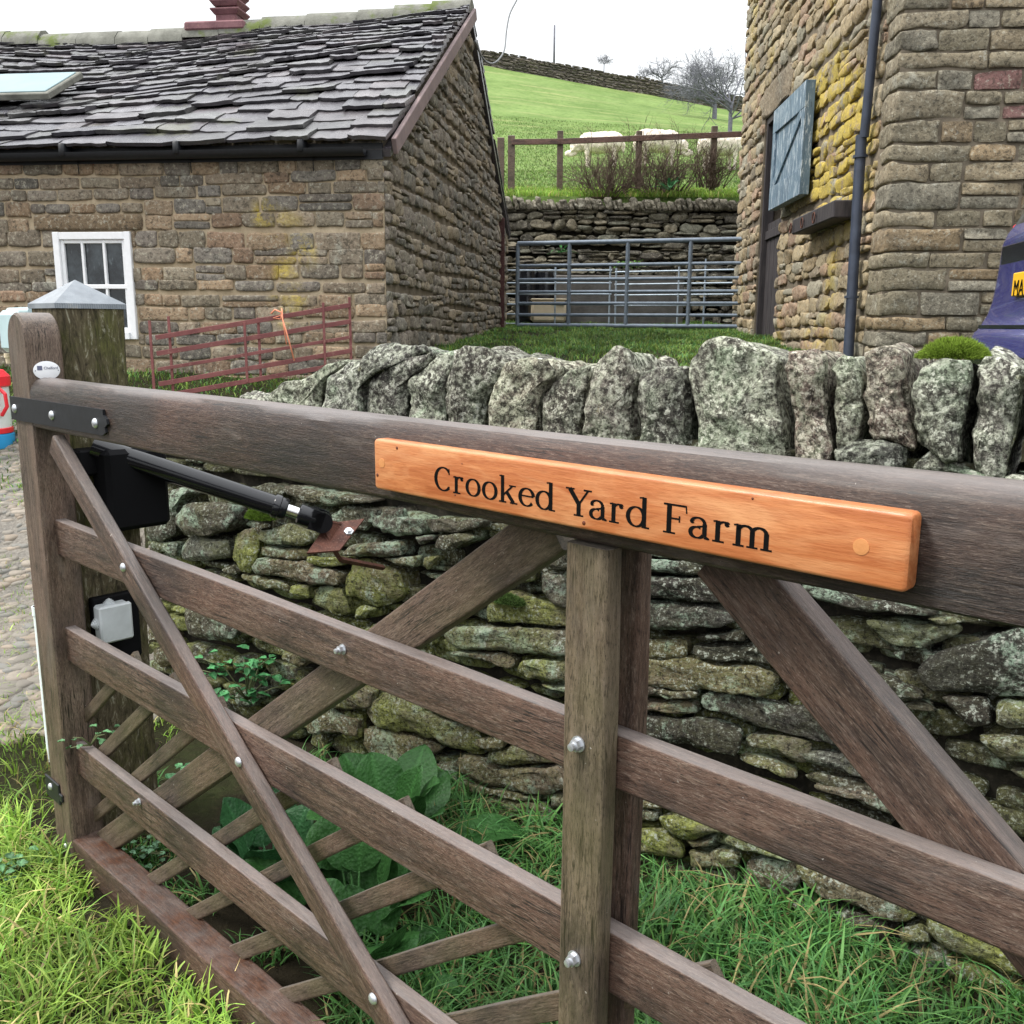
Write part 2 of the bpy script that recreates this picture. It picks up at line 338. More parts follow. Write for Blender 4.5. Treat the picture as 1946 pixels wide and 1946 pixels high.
def m_ridge():
    n = NT('ridge_tile_mossy', .8, .2); a = n.noise(n.obj, 6, 6, .7); b = n.noise(n.obj, 40, 4, .7); c = n.mix(n.step(a, .35, .65), (.13, .13, .11), (.23, .23, .2)); c = n.mix(n.step(n.noise(n.obj, 2, 5, .7), .52, .62), c, (.11, .14, .04))
    return n.done(c, n.bump(b, .005))
M['ridge'] = m_ridge()
def m_glass():
    n = NT('window_glass', .06, .6); f = n.noise(n.obj, 5, 4, .6); g = n.noise(n.map(n.obj, (4, 4, 1)), 9, 6, .7); c = n.mix(n.step(f, .45, .7), (.012, .016, .02), (.06, .075, .085)); c = n.mix(n.step(g, .58, .7, 0, .5), c, (.2, .24, .26)); return n.done(c)
M['glass'] = m_glass()
M['skyglass'] = plain('skylight_panel', (.2, .29, .31), .45, 0, .1, 3)
def m_bluedoor():
    n = NT('flaking_blue_paint', .6, .35); g = n.noise(n.map(n.obj, (14, 14, 2)), 2.5, 6, .75); h = n.noise(n.obj, 3, 4, .6)
    c = n.mix(n.step(h, .3, .7), (.09, .14, .19), (.15, .22, .28)); c = n.mix(n.step(g, .53, .6, 0, .9), c, (.52, .58, .62)); c = n.mix(n.step(g, .4, .34, 0, .7), c, (.04, .06, .09)); return n.done(c, n.bump(g, .002))
M['bluedoor'] = m_bluedoor()
def m_darkdoor():
    n = NT('dark_door_boards', .7, .3); g = n.noise(n.map(n.obj, (20, 20, 1.5)), 2, 5, .7); c = n.mix(n.step(g, .35, .65), (.022, .02, .024), (.07, .06, .06)); return n.done(c, n.bump(g, .002))
M['darkdoor'] = m_darkdoor()
def m_ground():
    n = NT('soil_and_grass', .95, .1); p = n.obj; a = n.noise(p, 2.2, 6, .7); b = n.noise(p, 25, 5, .7)
    c = n.mix(n.step(a, .45, .7), (.022, .018, .011), (.03, .04, .012)); c = n.mix(n.step(b, .55, .75, 0, .4), c, (.07, .06, .03)); c = n.mix(n.step(b, .38, .25, 0, .5), c, (.03, .025, .012)); return n.done(c, n.bump(b, .02))
M['ground'] = m_ground()
def m_hill():
    n = NT('pasture_grass', .95, .1); p = n.obj; a = n.noise(n.map(p, (1, .5, 1)), .35, 6, .65); b = n.noise(n.map(p, (1, .5, 1)), 3.5, 6, .75); w = n.noise(n.map(p, (.35, 1.6, 1)), .5, 5, .6)
    c = n.mix(n.step(a, .38, .64), (.11, .175, .045), (.17, .245, .075)); c = n.mix(n.step(w, .54, .68, 0, .7), c, (.27, .29, .12)); c = n.mix(n.step(b, .5, .66, 0, .6), c, (.07, .12, .03)); c = n.mix(n.step(b, .42, .32, 0, .45), c, (.26, .3, .12))
    return n.done(c, n.bump(b, .12, .6))
M['hill'] = m_hill()
def m_straw():
    n = NT('rough_straw_pasture', .95, .1); a = n.noise(n.obj, .6, 6, .7); return n.done(n.mix(n.step(a, .35, .65), (.33, .27, .13), (.2, .23, .09)))
M['straw'] = m_straw()
def m_leaf(name, rough=.5, tr=.25):
    n = NT(name, rough, .2); t = n.attr('tint'); f = n.noise(n.obj, 60, 3, .6); c = n.mix(n.step(f, .3, .7, 0, .3), t, n.mix(.5, t, (0, 0, 0)))
    n.done(c, n.bump(n.vor(n.obj, 110), .0025, .8) if name == 'leaf' else None); s = n.t.nodes.new('ShaderNodeBsdfTranslucent'); n.L(c, s.inputs[0]); m = n.t.nodes.new('ShaderNodeMixShader'); m.inputs[0].default_value = tr
    o = n.t.nodes['Material Output']; n.t.links.new(n.b.outputs[0], m.inputs[1]); n.t.links.new(s.outputs[0], m.inputs[2]); n.t.links.new(m.outputs[0], o.inputs[0]); return n.m
M['grass'] = m_leaf('grass_blades', .5, .3); M['leaf'] = m_leaf('leaf', .42, .12); M['moss'] = m_leaf('moss_tuft', .9, .25)
def m_bark(name, a, b):
    n = NT(name, .9, .1); f = n.noise(n.obj, 9, 5, .7); return n.done(n.mix(n.step(f, .35, .65), a, b))
M['bark'] = m_bark('bark', (.06, .045, .035), (.13, .10, .08)); M['twig'] = m_bark('twig', (.09, .065, .05), (.18, .135, .105)); M['wool'] = m_bark('wool', (.66, .56, .47), (.82, .74, .64))
M['fartree'] = m_bark('far_bark', (.11, .11, .13), (.2, .2, .23))
def m_car():
    n = NT('blue_violet_metallic', .25, .5); n.b.inputs['Coat Weight'].default_value = .6; f = n.noise(n.obj, 300, 2); g = n.noise(n.map(n.obj, (9, 9, 1)), 3, 5, .7)
    c = n.mix(f, (.04, .042, .2), (.075, .075, .31)); c = n.mix(n.step(g, .5, .72, 0, .35), c, (.2, .2, .26)); return n.done(c, metal=.45)
M['car'] = m_car()
M['plate'] = plain('yellow_plate', (.85, .47, .02), .4, 0, .03)
M['concrete'] = m_mortar('trough_concrete', (.09, .085, .08), (.17, .16, .15))
M['tyre'] = plain('tyre_rubber', (.02, .02, .02), .8)
def m_cobble():
    n = NT('cobbles_stone', .8, .25); t = n.attr('tint'); a = n.noise(n.obj, 20, 5, .7); return n.done(n.mix(n.step(a, .3, .7, 0, .6), t, (.16, .15, .12)), n.bump(a, .004))
M['cobble'] = m_cobble()
# ------------------------------------------------------------------ frames of reference
GA = rad(-46.18)
gx = np.array([-math.sin(GA), -math.cos(GA), 0]); gn = np.array([-gx[1], gx[0], 0])         # along the gate, away from the camera
G0 = CAM + ray(116, 1625)*(-CAMZ/ray(116, 1625)[2])
def Gw(u, off, z): return G0+gx*u+gn*off+np.array([0, 0, z])
WD = np.array([.839, -.545, 0]); WD /= np.linalg.norm(WD); WN = np.array([-WD[1], WD[0], 0]); W0 = np.array([.43, 2.33, 0])
WB = rad(5); WPN = np.array([WN[0]*math.cos(WB), WN[1]*math.cos(WB), -math.sin(WB)]); WUP = np.cross(WD, WPN); WUP *= np.sign(WUP[2])
def terrain(x, y):
    x = np.asarray(x, float); y = np.asarray(y, float)
    px, py = x-W0[0], y-W0[1]; s = px*WD[0]+py*WD[1]; d = px*WN[0]+py*WN[1]
    lane = .98*sstep(y, 2.8, 8.2); yard = 1.02+.044*(np.minimum(y, 22)-4)
    w = sstep(s, -3.3, -2.35)*sstep(d, .2, .42)
    w = np.maximum(w, sstep(y, 6.5, 9))
    b = np.stack([x, y, 0*x], -1)
    return lane*(1-w)+yard*w + .02*vnoise(b, 1.7, 3)*(y > 1) + .015*vnoise(b, 5, 4)
# ------------------------------------------------------------------ ground
def ground():
    def axis(a, b, c, d, st, n):   # coarse-fine-coarse
        return np.unique(np.round(np.concatenate([np.linspace(a, b, n), np.arange(b, c, st), np.linspace(c, d, n)]), 4))
    xs = axis(-60, -5, 4.5, 60, .09, 16); ys = axis(-30, -.5, 16, 18.5, .09, 12)
    X, Y = np.meshgrid(xs, ys); Z = terrain(X, Y); v = np.stack([X, Y, Z], -1).reshape(-1, 3); m = MB(); m.add(v, grid_faces(len(ys), len(xs)))
    tag(m.build('ground', M['ground']), kind='structure')
ground()
# ------------------------------------------------------------------ masonry
def pillow(mb, u0, u1, v0, v1, P, prot, rng, col, w=0., noise=.1, base=-.03, rnd=.12, mi=1, nh=.55):
    s = np.array([-1, -.95, -.82, -.5, 0, .5, .82, .95, 1]); t = np.array([-1, -.93, -.7, -.3, .3, .7, .93, 1])
    S, T = np.meshgrid(s, t); hu, hv = (u1-u0)/2, (v1-v0)/2
    sd = rng.uniform(0, 99)
    q = np.stack([S*hu*9+sd, T*hv*9, S*0+sd], -1)
    U = (u0+u1)/2+S*hu*(1-rnd*np.abs(T)**3*rng.uniform(.4, 1.5)); V = (v0+v1)/2+T*hv*(1-rnd*1.3*np.abs(S)**4*rng.uniform(.4, 1.5))
    U = U+noise*hv*vnoise(q, 1.1, 1); V = V+noise*hv*vnoise(q, 1.1, 2)
    H = np.clip((1-S**6)*(1-T**6), 0, 1)**.28*prot*rng.uniform(.6, 1.25)
    H = H+prot*nh*(vnoise(q, 2., 3)+.4*vnoise(q, 6., 4))*(np.abs(S) < 1)*(np.abs(T) < 1)+prot*nh*.65*(rng.uniform(-1, 1)*S+rng.uniform(-1, .9)*T)
    edge = (np.abs(S) == 1) | (np.abs(T) == 1); H = np.where(edge, base, H)
    if callable(w): w = w(U.ravel(), V.ravel())
    mb.add(P(U.ravel(), V.ravel(), H.ravel()), grid_faces(len(t), len(s)), col, mi, w)
def masonry(mb, P, U, V, ch, sw, gap, prot, seed, pal, top=None, holes=(), wfn=None, noise=.1, wav=.02, var=.2, rnd=.12, split=.12, nh=.55):
    rng = random.Random(seed); v = V[0]
    while v < V[1]:
        h = rng.uniform(*ch); u = U[0]-rng.uniform(0, sw[0])
        ph = rng.uniform(0, 9)
        while u < U[1]:
            w = rng.uniform(*sw)*(1.0 if rng.random() > .15 else 1.35); a, b = max(u, U[0]), min(u+w, U[1]); u += w
            if b-a < sw[0]*.3: continue
            segs = [(a, b)]
            for (ha, hb, hc, hd) in holes:
                if v+h > hc+.01 and v < hd-.01:
                    ns = []
                    for (p, q) in segs:
                        if q <= ha or p >= hb: ns.append((p, q))
                        else:
                            if p < ha-.03: ns.append((p, ha))
                            if q > hb+.03: ns.append((hb, q))
                    segs = ns
            for (p, q) in segs:
                dv = wav*math.sin(p*1.3+ph); v0, v1 = v+dv, v+h+dv
                if top is not None:
                    tt = min(top(p), top(q))
                    if v0 > tt-.03: continue
                    v1 = min(v1, tt)
                def one(x0, x1, y0, y1):
                    c = np.array(rng.choice(pal))*rng.uniform(1-var, 1+var)
                    pillow(mb, x0+gap/2, x1-gap/2, y0+gap/2, y1-gap/2, P, prot, rng, c, wfn if wfn else 0., noise, rnd=rnd, nh=nh)
                if rng.random() < split and v1-v0 > ch[0]*1.1: m_ = (v0+v1)/2; one(p, q, v0, m_); one(p, q, m_, v1)
                else: one(p, q, v0, v1)
        v += h
def planar(o, ud, nd):
    o = np.asarray(o, float)
    return lambda u, v, h: o+np.outer(u, ud)+np.outer(h, nd)+np.outer(v, [0, 0, 1.])
PAL_C = [(.27, .185, .105), (.32, .215, .12), (.19, .15, .10), (.25, .16, .085), (.17, .15, .125), (.21, .175, .13), (.27, .165, .095), (.16, .135, .11), (.25, .19, .125), (.2, .16, .11), (.22, .18, .12), (.145, .13, .11)]
PAL_C = [tuple((q*.8+sum(p)/3*.2)*1.2 for q in p) for p in PAL_C]
PAL_G = [(.25, .22, .18), (.28, .235, .175), (.21, .195, .165), (.33, .27, .19), (.25, .215, .18), (.18, .17, .15)]
PAL_B = [(.42, .33, .2), (.38, .29, .17), (.45, .36, .22), (.34, .28, .2), (.42, .29, .2), (.36, .33, .25), (.46, .38, .25)]
PAL_Q = [(.22, .19, .13), (.25, .205, .135), (.2, .175, .12), (.26, .22, .15), (.25, .185, .11), (.19, .175, .135)]
PAL_Q = [tuple(q*1.22 for q in p) for p in PAL_Q]
# ------------------------------------------------------------------ cottage
K1 = atY(728, 271, 7.6); K2 = atY(962, 402, 14.6); K2[2] = K1[2]
gd = (K2-K1); gd[2] = 0; GW = np.linalg.norm(gd); gd /= GW; fdv = np.array([-gd[1], gd[0], 0]);  # front wall direction (to the left)
APX = onplane(888, 22, K1, np.array([gd[1], -gd[0], 0])); APU = (APX-K1)@gd; RISE = APX[2]-K1[2]
FL = 6.2; EZ = K1[2]; base = np.array([K1[0], K1[1], 0])
fn = -gd; gn2 = -fdv                                       # outward normals of the front and the gable
cot = empty('stone_cottage', (base[0], base[1], .9), 'low stone cottage with stone slate roof, white window and mossy ridge', 'cottage')
ci = Matrix.Translation((-base[0], -base[1], -.9))
def adopt(o, root):
    o.parent = root; o.matrix_parent_inverse = Matrix.Translation(-root.location) if root.rotation_euler.z == 0 else (Matrix.Translation(root.location) @ Matrix.Rotation(root.rotation_euler.z, 4, 'Z')).inverted(); return o
def sub(o, par):
    """child of a part: the part carries no transform of its own"""
    o.parent = par; o.matrix_parent_inverse = par.matrix_parent_inverse.copy(); o.matrix_parent_inverse = Matrix.Identity(4); return o
PF = planar(base, fdv, fn); PG = planar(base, gd, gn2)
wa = onplane(101, 430, base, fn); wb = onplane(249, 438, base, fn); wc = onplane(262, 645, base, fn)
wu0 = (wb-base)@fdv; wu1 = (wa-base)@fdv; wv0 = wc[2]; wv1 = wb[2]
lint = (wu0-.12, wu1+.18, wv1, wv1+.13)
def topx(P, u, v):
    d = P(np.asarray(u, float), np.asarray(v, float), np.zeros(len(u)))-CAM; zc = d@_f; return CC+F*(d@_r)/zc, CC-F*(d@_u)/zc
def ywt(u, v):
    x, y = topx(PF, u, v); pts = [(505, 405), (530, 425), (560, 435), (575, 480), (545, 520), (535, 560), (555, 600), (560, 560)]
    m = np.min([np.hypot(x-a, (y-b)*.8) for a, b in pts], axis=0); return .95*np.clip(1.3-m/24, 0, 1)*np.clip(.75+.8*vnoise(np.c_[u, v, 0*u], 9, 3), 0, 1.3)
m = MB()
for (a_, b_, c_, d_) in ((0, wu0+.01, .3, EZ+.05), (wu1-.01, FL, .3, EZ+.05), (wu0+.01, wu1-.01, .3, wv0+.01), (wu0+.01, wu1-.01, wv1-.01, EZ+.05)):
    m.add(PF(np.array([a_, b_, b_, a_]), np.array([c_, c_, d_, d_]), np.full(4, -.004)), [(0, 1, 2, 3)], mi=0)
    for (p_, q_) in (((wu0+.01, wv0), (wu0+.01, wv1)), ((wu1-.01, wv0), (wu1-.01, wv1)), ((wu0, wv1-.01), (wu1, wv1-.01)), ((wu0, wv0+.01), (wu1, wv0+.01))): pass
masonry(m, PF, (0.0, FL), (.75, EZ+.02), (.085, .15), (.13, .4), .003, .015, 11, PAL_C, holes=[(wu0, wu1, wv0-.02, wv1), lint], wfn=ywt, noise=.2, wav=.018, rnd=.07, nh=.26, split=.16, var=.26)
masonry(m, PF, lint[:2], (wv1+.134, wv1+.215), (.081, .082), (.2, .35), .004, .02, 13, PAL_C, noise=.1, nh=.2, split=0, wav=0)
pillow(m, *lint, PF, .03, random.Random(3), (.2, .145, .09), noise=.05, rnd=.03, nh=.2)
gp = PG(np.array([0, APU, GW, GW, 0]), np.array([EZ, APX[2], EZ, .3, .3]), np.array([-.0]*5)); m.add(gp, [(0, 1, 2, 3, 4)], mi=2)
bk = np.array([PG(np.array([GW]), np.array([z]), np.array([0.]))[0]+fdv*L for L in (0, FL) for z in (.3, EZ)]); m.add(bk, [(0, 1, 3, 2)], mi=2)
lw = np.array([PG(np.array([a]), np.array([z]), np.array([0.]))[0]+fdv*FL for a, z in ((0, .3), (0, EZ), (APU, APX[2]), (GW, EZ), (GW, .3))]); m.add(lw, [(0, 1, 2, 3, 4)], mi=2)
roofline = lambda u: EZ+RISE*(u/APU if u < APU else (GW-u)/(GW-APU))-.02
def gw(u, v): return .8*np.clip(vnoise(np.c_[u, v, 0*u], 1.3, 6)*2-1.1, 0, 1)
masonry(m, PG, (0, GW), (.8, APX[2]), (.08, .16), (.13, .34), .008, .028, 12, PAL_G, top=roofline, wfn=None, noise=.25, wav=.03, rnd=.2, split=.25)
adopt(m.build('wall', [M['mortar'], M['cot_stone'], M['mortar_dk']]), cot)
# roof slates
def droop(u): return .2*float(sstep(u, .2, 3.2))+.03*math.sin(u*1.9)
def slates(mb, org, along, L, up, S, nrm, seed, n=21, e0=.25, e1=.12, sag=.05):
    rng = random.Random(seed); pos = -.12; k = 0
    while pos < S-.05:
        e = e0+(e1-e0)*min(1, max(0, pos)/S); u = -rng.uniform(0, .3)
        while u < L:
            w = rng.uniform(.24, .58)*(1-.35*max(0, pos)/S); a, b = max(u, 0), min(u+w, L); u += w
            if b-a < .06: continue
            th = rng.uniform(.022, .04); lift = th*1.4+rng.uniform(0, .01); ln = e*1.75; j = rng.uniform(-.012, .012); tw = rng.uniform(-.006, .006)
            ss = np.linspace(a+.004, b-.004, 7); fr = pos+j+np.array([rng.uniform(-.014, .014) for _ in ss]); fr[0] += .014; fr[-1] += .014
            vs = []
            for lay in (0, 1):
                for r_ in (0, .12, 1):
                    for i, s_ in enumerate(ss):
                        q = min(S-.01, fr[i]+(ln*r_ if r_ else 0)-(0 if lay else -.008*(r_ == 0))); hh = lift*(1-r_)+(th if lay else 0)+tw*(i/6-.5)-(.006*(r_ == 0) if lay else 0)
                        g = sag*(math.sin(s_*.9+1)*math.sin(max(0, q)/S*math.pi)) + .012*math.sin(s_*3.1+q*5)-droop(s_)*max(0, q)/S
                        vs.append(org+along*s_+up*q+nrm*(hh+g+rng.uniform(-.003, .003)))
            f = []
            for r_ in range(2):
                for i in range(6): f += [(21+r_*7+i, 21+r_*7+i+1, 28+r_*7+i+1, 28+r_*7+i), (r_*7+i, 7+r_*7+i, 7+r_*7+i+1, r_*7+i+1)]
            for i in range(6): f.append((i, i+1, 21+i+1, 21+i))
            for r_ in range(2): f += [(7*r_, 21+7*r_, 28+7*r_, 7+7*r_), (7*r_+6, 7*r_+13, 34+7*r_, 27+7*r_)]
            c = np.array(rng.choice([(.085, .08, .088), (.105, .098, .108), (.065, .062, .072), (.13, .115, .12), (.085, .082, .08), (.10, .10, .096)]))*rng.uniform(.75, 1.25)
            mb.add(vs, f, c)
        pos += e; k += 1
up1 = gd*APU+np.array([0, 0, RISE]); S1 = np.linalg.norm(up1); up1 /= S1; n1 = np.cross(up1, fdv); n1 *= np.sign(n1[2])
up2 = -gd*(GW-APU)+np.array([0, 0, RISE]); S2 = np.linalg.norm(up2); up2 /= S2; n2 = np.cross(up2, fdv); n2 *= np.sign(n2[2])
E0 = np.array([base[0], base[1], EZ])-fdv*.06; E2 = E0+gd*GW
m = MB(); slates(m, E0, fdv, FL+.1, up1, S1, n1, 5); slates(m, E2, fdv, FL+.1, up2, S2, n2, 6)
for (o_, u_, S_, n_) in ((E0, up1, S1, n1), (E2, up2, S2, n2)):
    q = []
    for lay in (0, 1):
        for t_ in np.linspace(0, FL+.1, 30):
            for v_ in (-.05, S_/2, S_): q.append(o_+fdv*t_+u_*v_+n_*(-.03-.06*lay-.055*math.sin(max(0, v_)/S_*math.pi)*.5-droop(t_)*max(0, v_)/S_))
    g1_ = grid_faces(30, 3); m.add(q, g1_+[tuple(i+90 for i in f_[::-1]) for f_ in g1_]+[(k, k+3, k+93, k+90) for k in range(0, 87, 3)]+[(0, 1, 91, 90), (1, 2, 92, 91)], (.08, .07, .08))
roof = adopt(m.build('roof', M['slate'], angle=35), cot)
m = MB(); R0 = E0+up1*S1; k = 0; u = 0; rng = random.Random(8)
while u < FL:
    l = rng.uniform(.4, .6); sg = -droop(u)*.85; z0 = rng.uniform(0, .02)
    pr = np.array([(-.19, -.12), (-.185, -.05), (-.1, .04), (0, .075), (.1, .04), (.185, -.05), (.19, -.12)])
    vs = []
    for t_ in (0, l-.006):
        for a_, b_ in pr: vs.append(R0+fdv*(u+t_)+gd*a_+np.array([0, 0, b_+.03+sg+z0]))
    m.add(vs, grid_faces(2, 7)+[tuple(range(7))[::-1], tuple(range(7, 14))]); u += l
adopt(m.build('ridge', M['ridge'], angle=40), cot)
# verge strips
m = MB()
for (o_, u_, S_, n_) in ((E0, up1, S1, n1),):
    c_ = o_+fdv*.02+u_*(S_/2); box(m, c_-fdv*.045+n_*-.03, (S_/2, .02, .06), [u_, fdv, n_], .005)
adopt(m.build('verge_strip', M['verge'], angle=30), cot)
# gutter
m = MB(); gpr = [(math.cos(a)*.055, math.sin(a)*.055-.02) for a in np.linspace(math.pi, 2*math.pi, 9)]; gpr += [(x*.85, z*.85-.003) for x, z in gpr[::-1]]
o_ = np.array([base[0], base[1], EZ])+fn*.1+np.array([0, 0, -.035]); vs = []
for t_ in (.12, FL): 
    for a_, b_ in gpr: vs.append(o_+fdv*t_+fn*a_+np.array([0, 0, b_]))
N_ = len(gpr); m.add(vs, grid_faces(2, N_, True)+[tuple(range(N_)), tuple(range(N_, 2*N_))[::-1]])
box(m, o_+fdv*(FL/2)+fn*-.085+np.array([0, 0, -.03]), (FL/2, .012, .06), [fdv, fn, (0, 0, 1)])
gut = adopt(m.build('gutter', M['black_paint'], angle=40), cot)
for t_ in (.55, 1.55, 2.5, 3.6, 4.7): m = MB(); tube(m, [o_+fdv*t_+fn*-.06+np.array([0, 0, -.05]), o_+fdv*t_+fn*-.068+np.array([0, 0, -.17])], .004, 6); box(m, o_+fdv*(t_+.06), (.025, .063, .05), [fdv, fn, (0, 0, 1)], .01); g_ = m.build('gutter_bracket', M['black_paint']); g_.parent = gut
# window
def slab(mb, P, u0, u1, v0, v1, h0, h1, bev=.004, col=(1, 1, 1)):
    a = P(np.array([u0, u1]), np.array([v0, v1]), np.array([h0, h1])); o = P(np.array([(u0+u1)/2]), np.array([(v0+v1)/2]), np.array([(h0+h1)/2]))[0]
    ud = P(np.array([0, 1.]), np.zeros(2), np.zeros(2)); ud = ud[1]-ud[0]; nd = P(np.zeros(2), np.zeros(2), np.array([0, 1.])); nd = nd[1]-nd[0]
    box(mb, o, (abs(u1-u0)/2, abs(h1-h0)/2, abs(v1-v0)/2), [ud, nd, (0, 0, 1)], bev, col)
m = MB(); fw = .055
slab(m, PF, wu0, wu0+fw, wv0, wv1-.01, -.03, .03); slab(m, PF, wu1-fw, wu1, wv0, wv1-.01, -.03, .03); slab(m, PF, wu0+fw, wu1-fw, wv1-.07, wv1-.012, -.03, .028); slab(m, PF, wu0+fw, wu1-fw, wv0, wv0+.06, -.03, .05)
win = adopt(m.build('window', M['white_paint'], angle=30), cot)
m = MB(); W_ = wu1-wu0-2*fw; H_ = wv1-wv0-.13; vb = wv0+.06; ub = wu0+fw
for k in (1, 2): slab(m, PF, ub+W_*k/3-.011, ub+W_*k/3+.011, vb, vb+H_, -.02, .012)
slab(m, PF, ub, ub+W_, vb+H_*.47, vb+H_*.47+.035, -.022, .016)
for a_, b_ in ((0, .03), (W_-.03, W_)): slab(m, PF, ub+a_, ub+b_, vb, vb+H_, -.022, .01)
for a_, b_ in ((0, .035), (H_-.03, H_)): slab(m, PF, ub+.03, ub+W_-.03, vb+a_, vb+b_, -.0215, .0095)
g_ = m.build('glazing_bars', M['white_paint'], angle=30); g_.parent = win
m = MB(); slab(m, PF, ub, ub+W_, vb, vb+H_, -.03, -.012, 0); g_ = m.build('pane', M['glass'], smooth=False); g_.parent = win
# skylight and vent
s0 = onplane(-60, 190, E0, n1); s1 = onplane(96, 194, E0, n1); s2 = onplane(116, 154, E0, n1); cen = (s0+s1)/2
ua, ub_ = (s1-E0)@fdv, (s1-E0)@fdv+1.0; va, vb_ = (s1-E0)@up1, (s2-E0)@up1
m = MB(); cc = E0+fdv*(ua+ub_)/2+up1*(va+vb_)/2+n1*.05; box(m, cc, ((ub_-ua)/2, (vb_-va)/2, .03), [fdv, up1, n1], .008); sk = adopt(m.build('skylight', M['ridge'], angle=30), cot)
m = MB(); box(m, cc+n1*.028, ((ub_-ua)/2-.04, (vb_-va)/2-.04, .012), [fdv, up1, n1], .004); g_ = m.build('pane', M['skyglass'], angle=30); g_.parent = sk
vp = onplane(438, 40, R0, gd); vu = (vp-R0)@fdv
m = MB(); vo = R0+fdv*vu+np.array([0, 0, .02-droop(vu)*.85])
box(m, vo+np.array([0, 0, .02])+fdv*.12, (.36, .2, .05), [fdv, gd, (0, 0, 1)], .02)
box(m, vo+np.array([0, 0, .12]), (.125, .125, .1), [fdv, gd, (0, 0, 1)], .01)
for k in range(6): 
    z = .15+k*.088; hw = .17
    vs = [vo+fdv*a*hh+gd*b*hh+np.array([0, 0, zz]) for zz, hh in ((z, hw-.035), (z+.045, hw), (z+.06, hw), (z+.062, hw-.03)) for a, b in ((-1, -1), (1, -1), (1, 1), (-1, 1))]
    m.add(vs, grid_faces(4, 4, True)+[(3, 2, 1, 0), (12, 13, 14, 15)])
box(m, vo+np.array([0, 0, .4]), (.1, .1, .28), [fdv, gd, (0, 0, 1)])
adopt(m.build('roof_vent', M['vent'], angle=30), cot)
# ------------------------------------------------------------------ barn
BA = rad(3.6); bd = np.array([math.sin(BA), math.cos(BA), 0]); br = np.array([math.cos(BA), -math.sin(BA), 0])
b0 = atY(1669, 640, 7.2); b0[2] = 0; BL = 6.6; BH = 7.2
Bn = -br; PBl = planar(b0, bd, Bn); PBr = planar(b0, br, -bd)
barn = empty('stone_barn', (b0[0], b0[1], 1.15), 'tall stone barn wall with stable door, yellow lichen and dark downpipe', 'barn')
def bl(x, y):
    p = onplane(x, y, b0, br); return (p-b0)@bd, p[2]
d0 = bl(1472, 640); d1 = bl(1432, 640); dt = bl(1462, 222); du0, du1 = d0[0], d1[0]; dtop = bl(1466, 215)[1]
def ybw(u, v):
    x, y = topx(PBl, u, v); q = np.clip(1-np.hypot((x-1600)/78., (y-265)/200.), 0, 1); k = 1.45*np.clip(q*2.2, 0, 1); q2 = np.clip(1-np.hypot((x-1570)/50., (y-345)/60.), 0, 1)
    return np.maximum(np.maximum(k, 1.4*np.clip(q2*2, 0, 1)), .6*np.clip(vnoise(np.c_[u, v, 0*u], 1.5, 6)*2-.9, 0, 1))
m = MB()
for (a_, b_, c_, d_) in ((0, du0, .5, BH), (du1, BL, .5, BH), (du0, du1, dtop, BH)): m.add(PBl(np.array([a_, b_, b_, a_]), np.array([c_, c_, d_, d_]), np.zeros(4)), [(3, 2, 1, 0)], mi=0)
for w_ in (du0, du1): m.add(PBl(np.array([w_]*4), np.array([.5, dtop, dtop, .5]), np.array([0, 0, -.35, -.35])), [(0, 1, 2, 3)], mi=0)
m.add(PBl(np.array([du0, du1, du1, du0]), np.array([dtop]*4), np.array([0, 0, -.35, -.35])), [(0, 1, 2, 3)], mi=0)
m.add(PBr(np.array([0, 6, 6, 0]), np.array([.5, .5, BH, BH]), np.zeros(4)), [(0, 1, 2, 3)], mi=0)
bq = PBl(np.array([BL, BL]), np.array([.5, BH]), np.zeros(2)); bq = np.array([bq[0], bq[1], bq[1]+br*6, bq[0]+br*6]); m.add(bq, [(0, 1, 2, 3)], mi=0)
bq = PBl(np.array([0, 0]), np.array([.5, BH]), np.zeros(2))+br*6; bq = np.array([bq[0], bq[1], bq[1]+bd*BL, bq[0]+bd*BL]); m.add(bq, [(0, 1, 2, 3)], mi=0)
masonry(m, PBl, (.34, BL), (1.1, BH), (.11, .175), (.22, .46), .006, .032, 21, PAL_B, holes=[(du0, du1, .5, dtop), (du0-.2, du1+.25, dtop, dtop+.26)], wfn=ybw, noise=.3, wav=.03, rnd=.2, split=.15, nh=.45)
pillow(m, du0-.2, du1+.25, dtop, dtop+.33, PBl, .04, random.Random(2), (.3, .24, .17), noise=.05)
# right face: big coursed blocks with quoins wrapping the corner
rng = random.Random(33); v_ = 1.05; k = 0
def rbox(mb, c, h, ax, rng, col, w=0., n=7, amp=.017):
    t = np.array([-1, -.96, -.85, -.4, .1, .5, .85, .96, 1]); N = len(t); h = np.asarray(h)
    for a in range(3):
        b, d = [(1, 2), (2, 0), (0, 1)][a]
        for s in (-1, 1):
            A, B = np.meshgrid(t, t); q = np.zeros(A.shape+(3,)); q[..., a] = s; q[..., b] = A; q[..., d] = B
            p = q*h; r_ = np.minimum(.022, h.min()*.5); inn = np.clip(p, -(h-r_), h-r_); dv = p-inn; L_ = np.linalg.norm(dv, axis=-1, keepdims=True); p = inn+dv/np.maximum(L_, 1e-9)*np.minimum(L_, r_)
            sd_ = p+c; p = p+amp*np.stack([vnoise(sd_, 9, 1+i) for i in range(3)], -1)+amp*.5*np.stack([vnoise(sd_, 27, 5+i) for i in range(3)], -1)
            f = grid_faces(N, N); f = f if s > 0 else [x[::-1] for x in f]
            mb.add(p.reshape(-1, 3)@np.asarray(ax)+c, f, col, 1, w)
ax3 = np.array([br, bd, (0, 0, 1)])
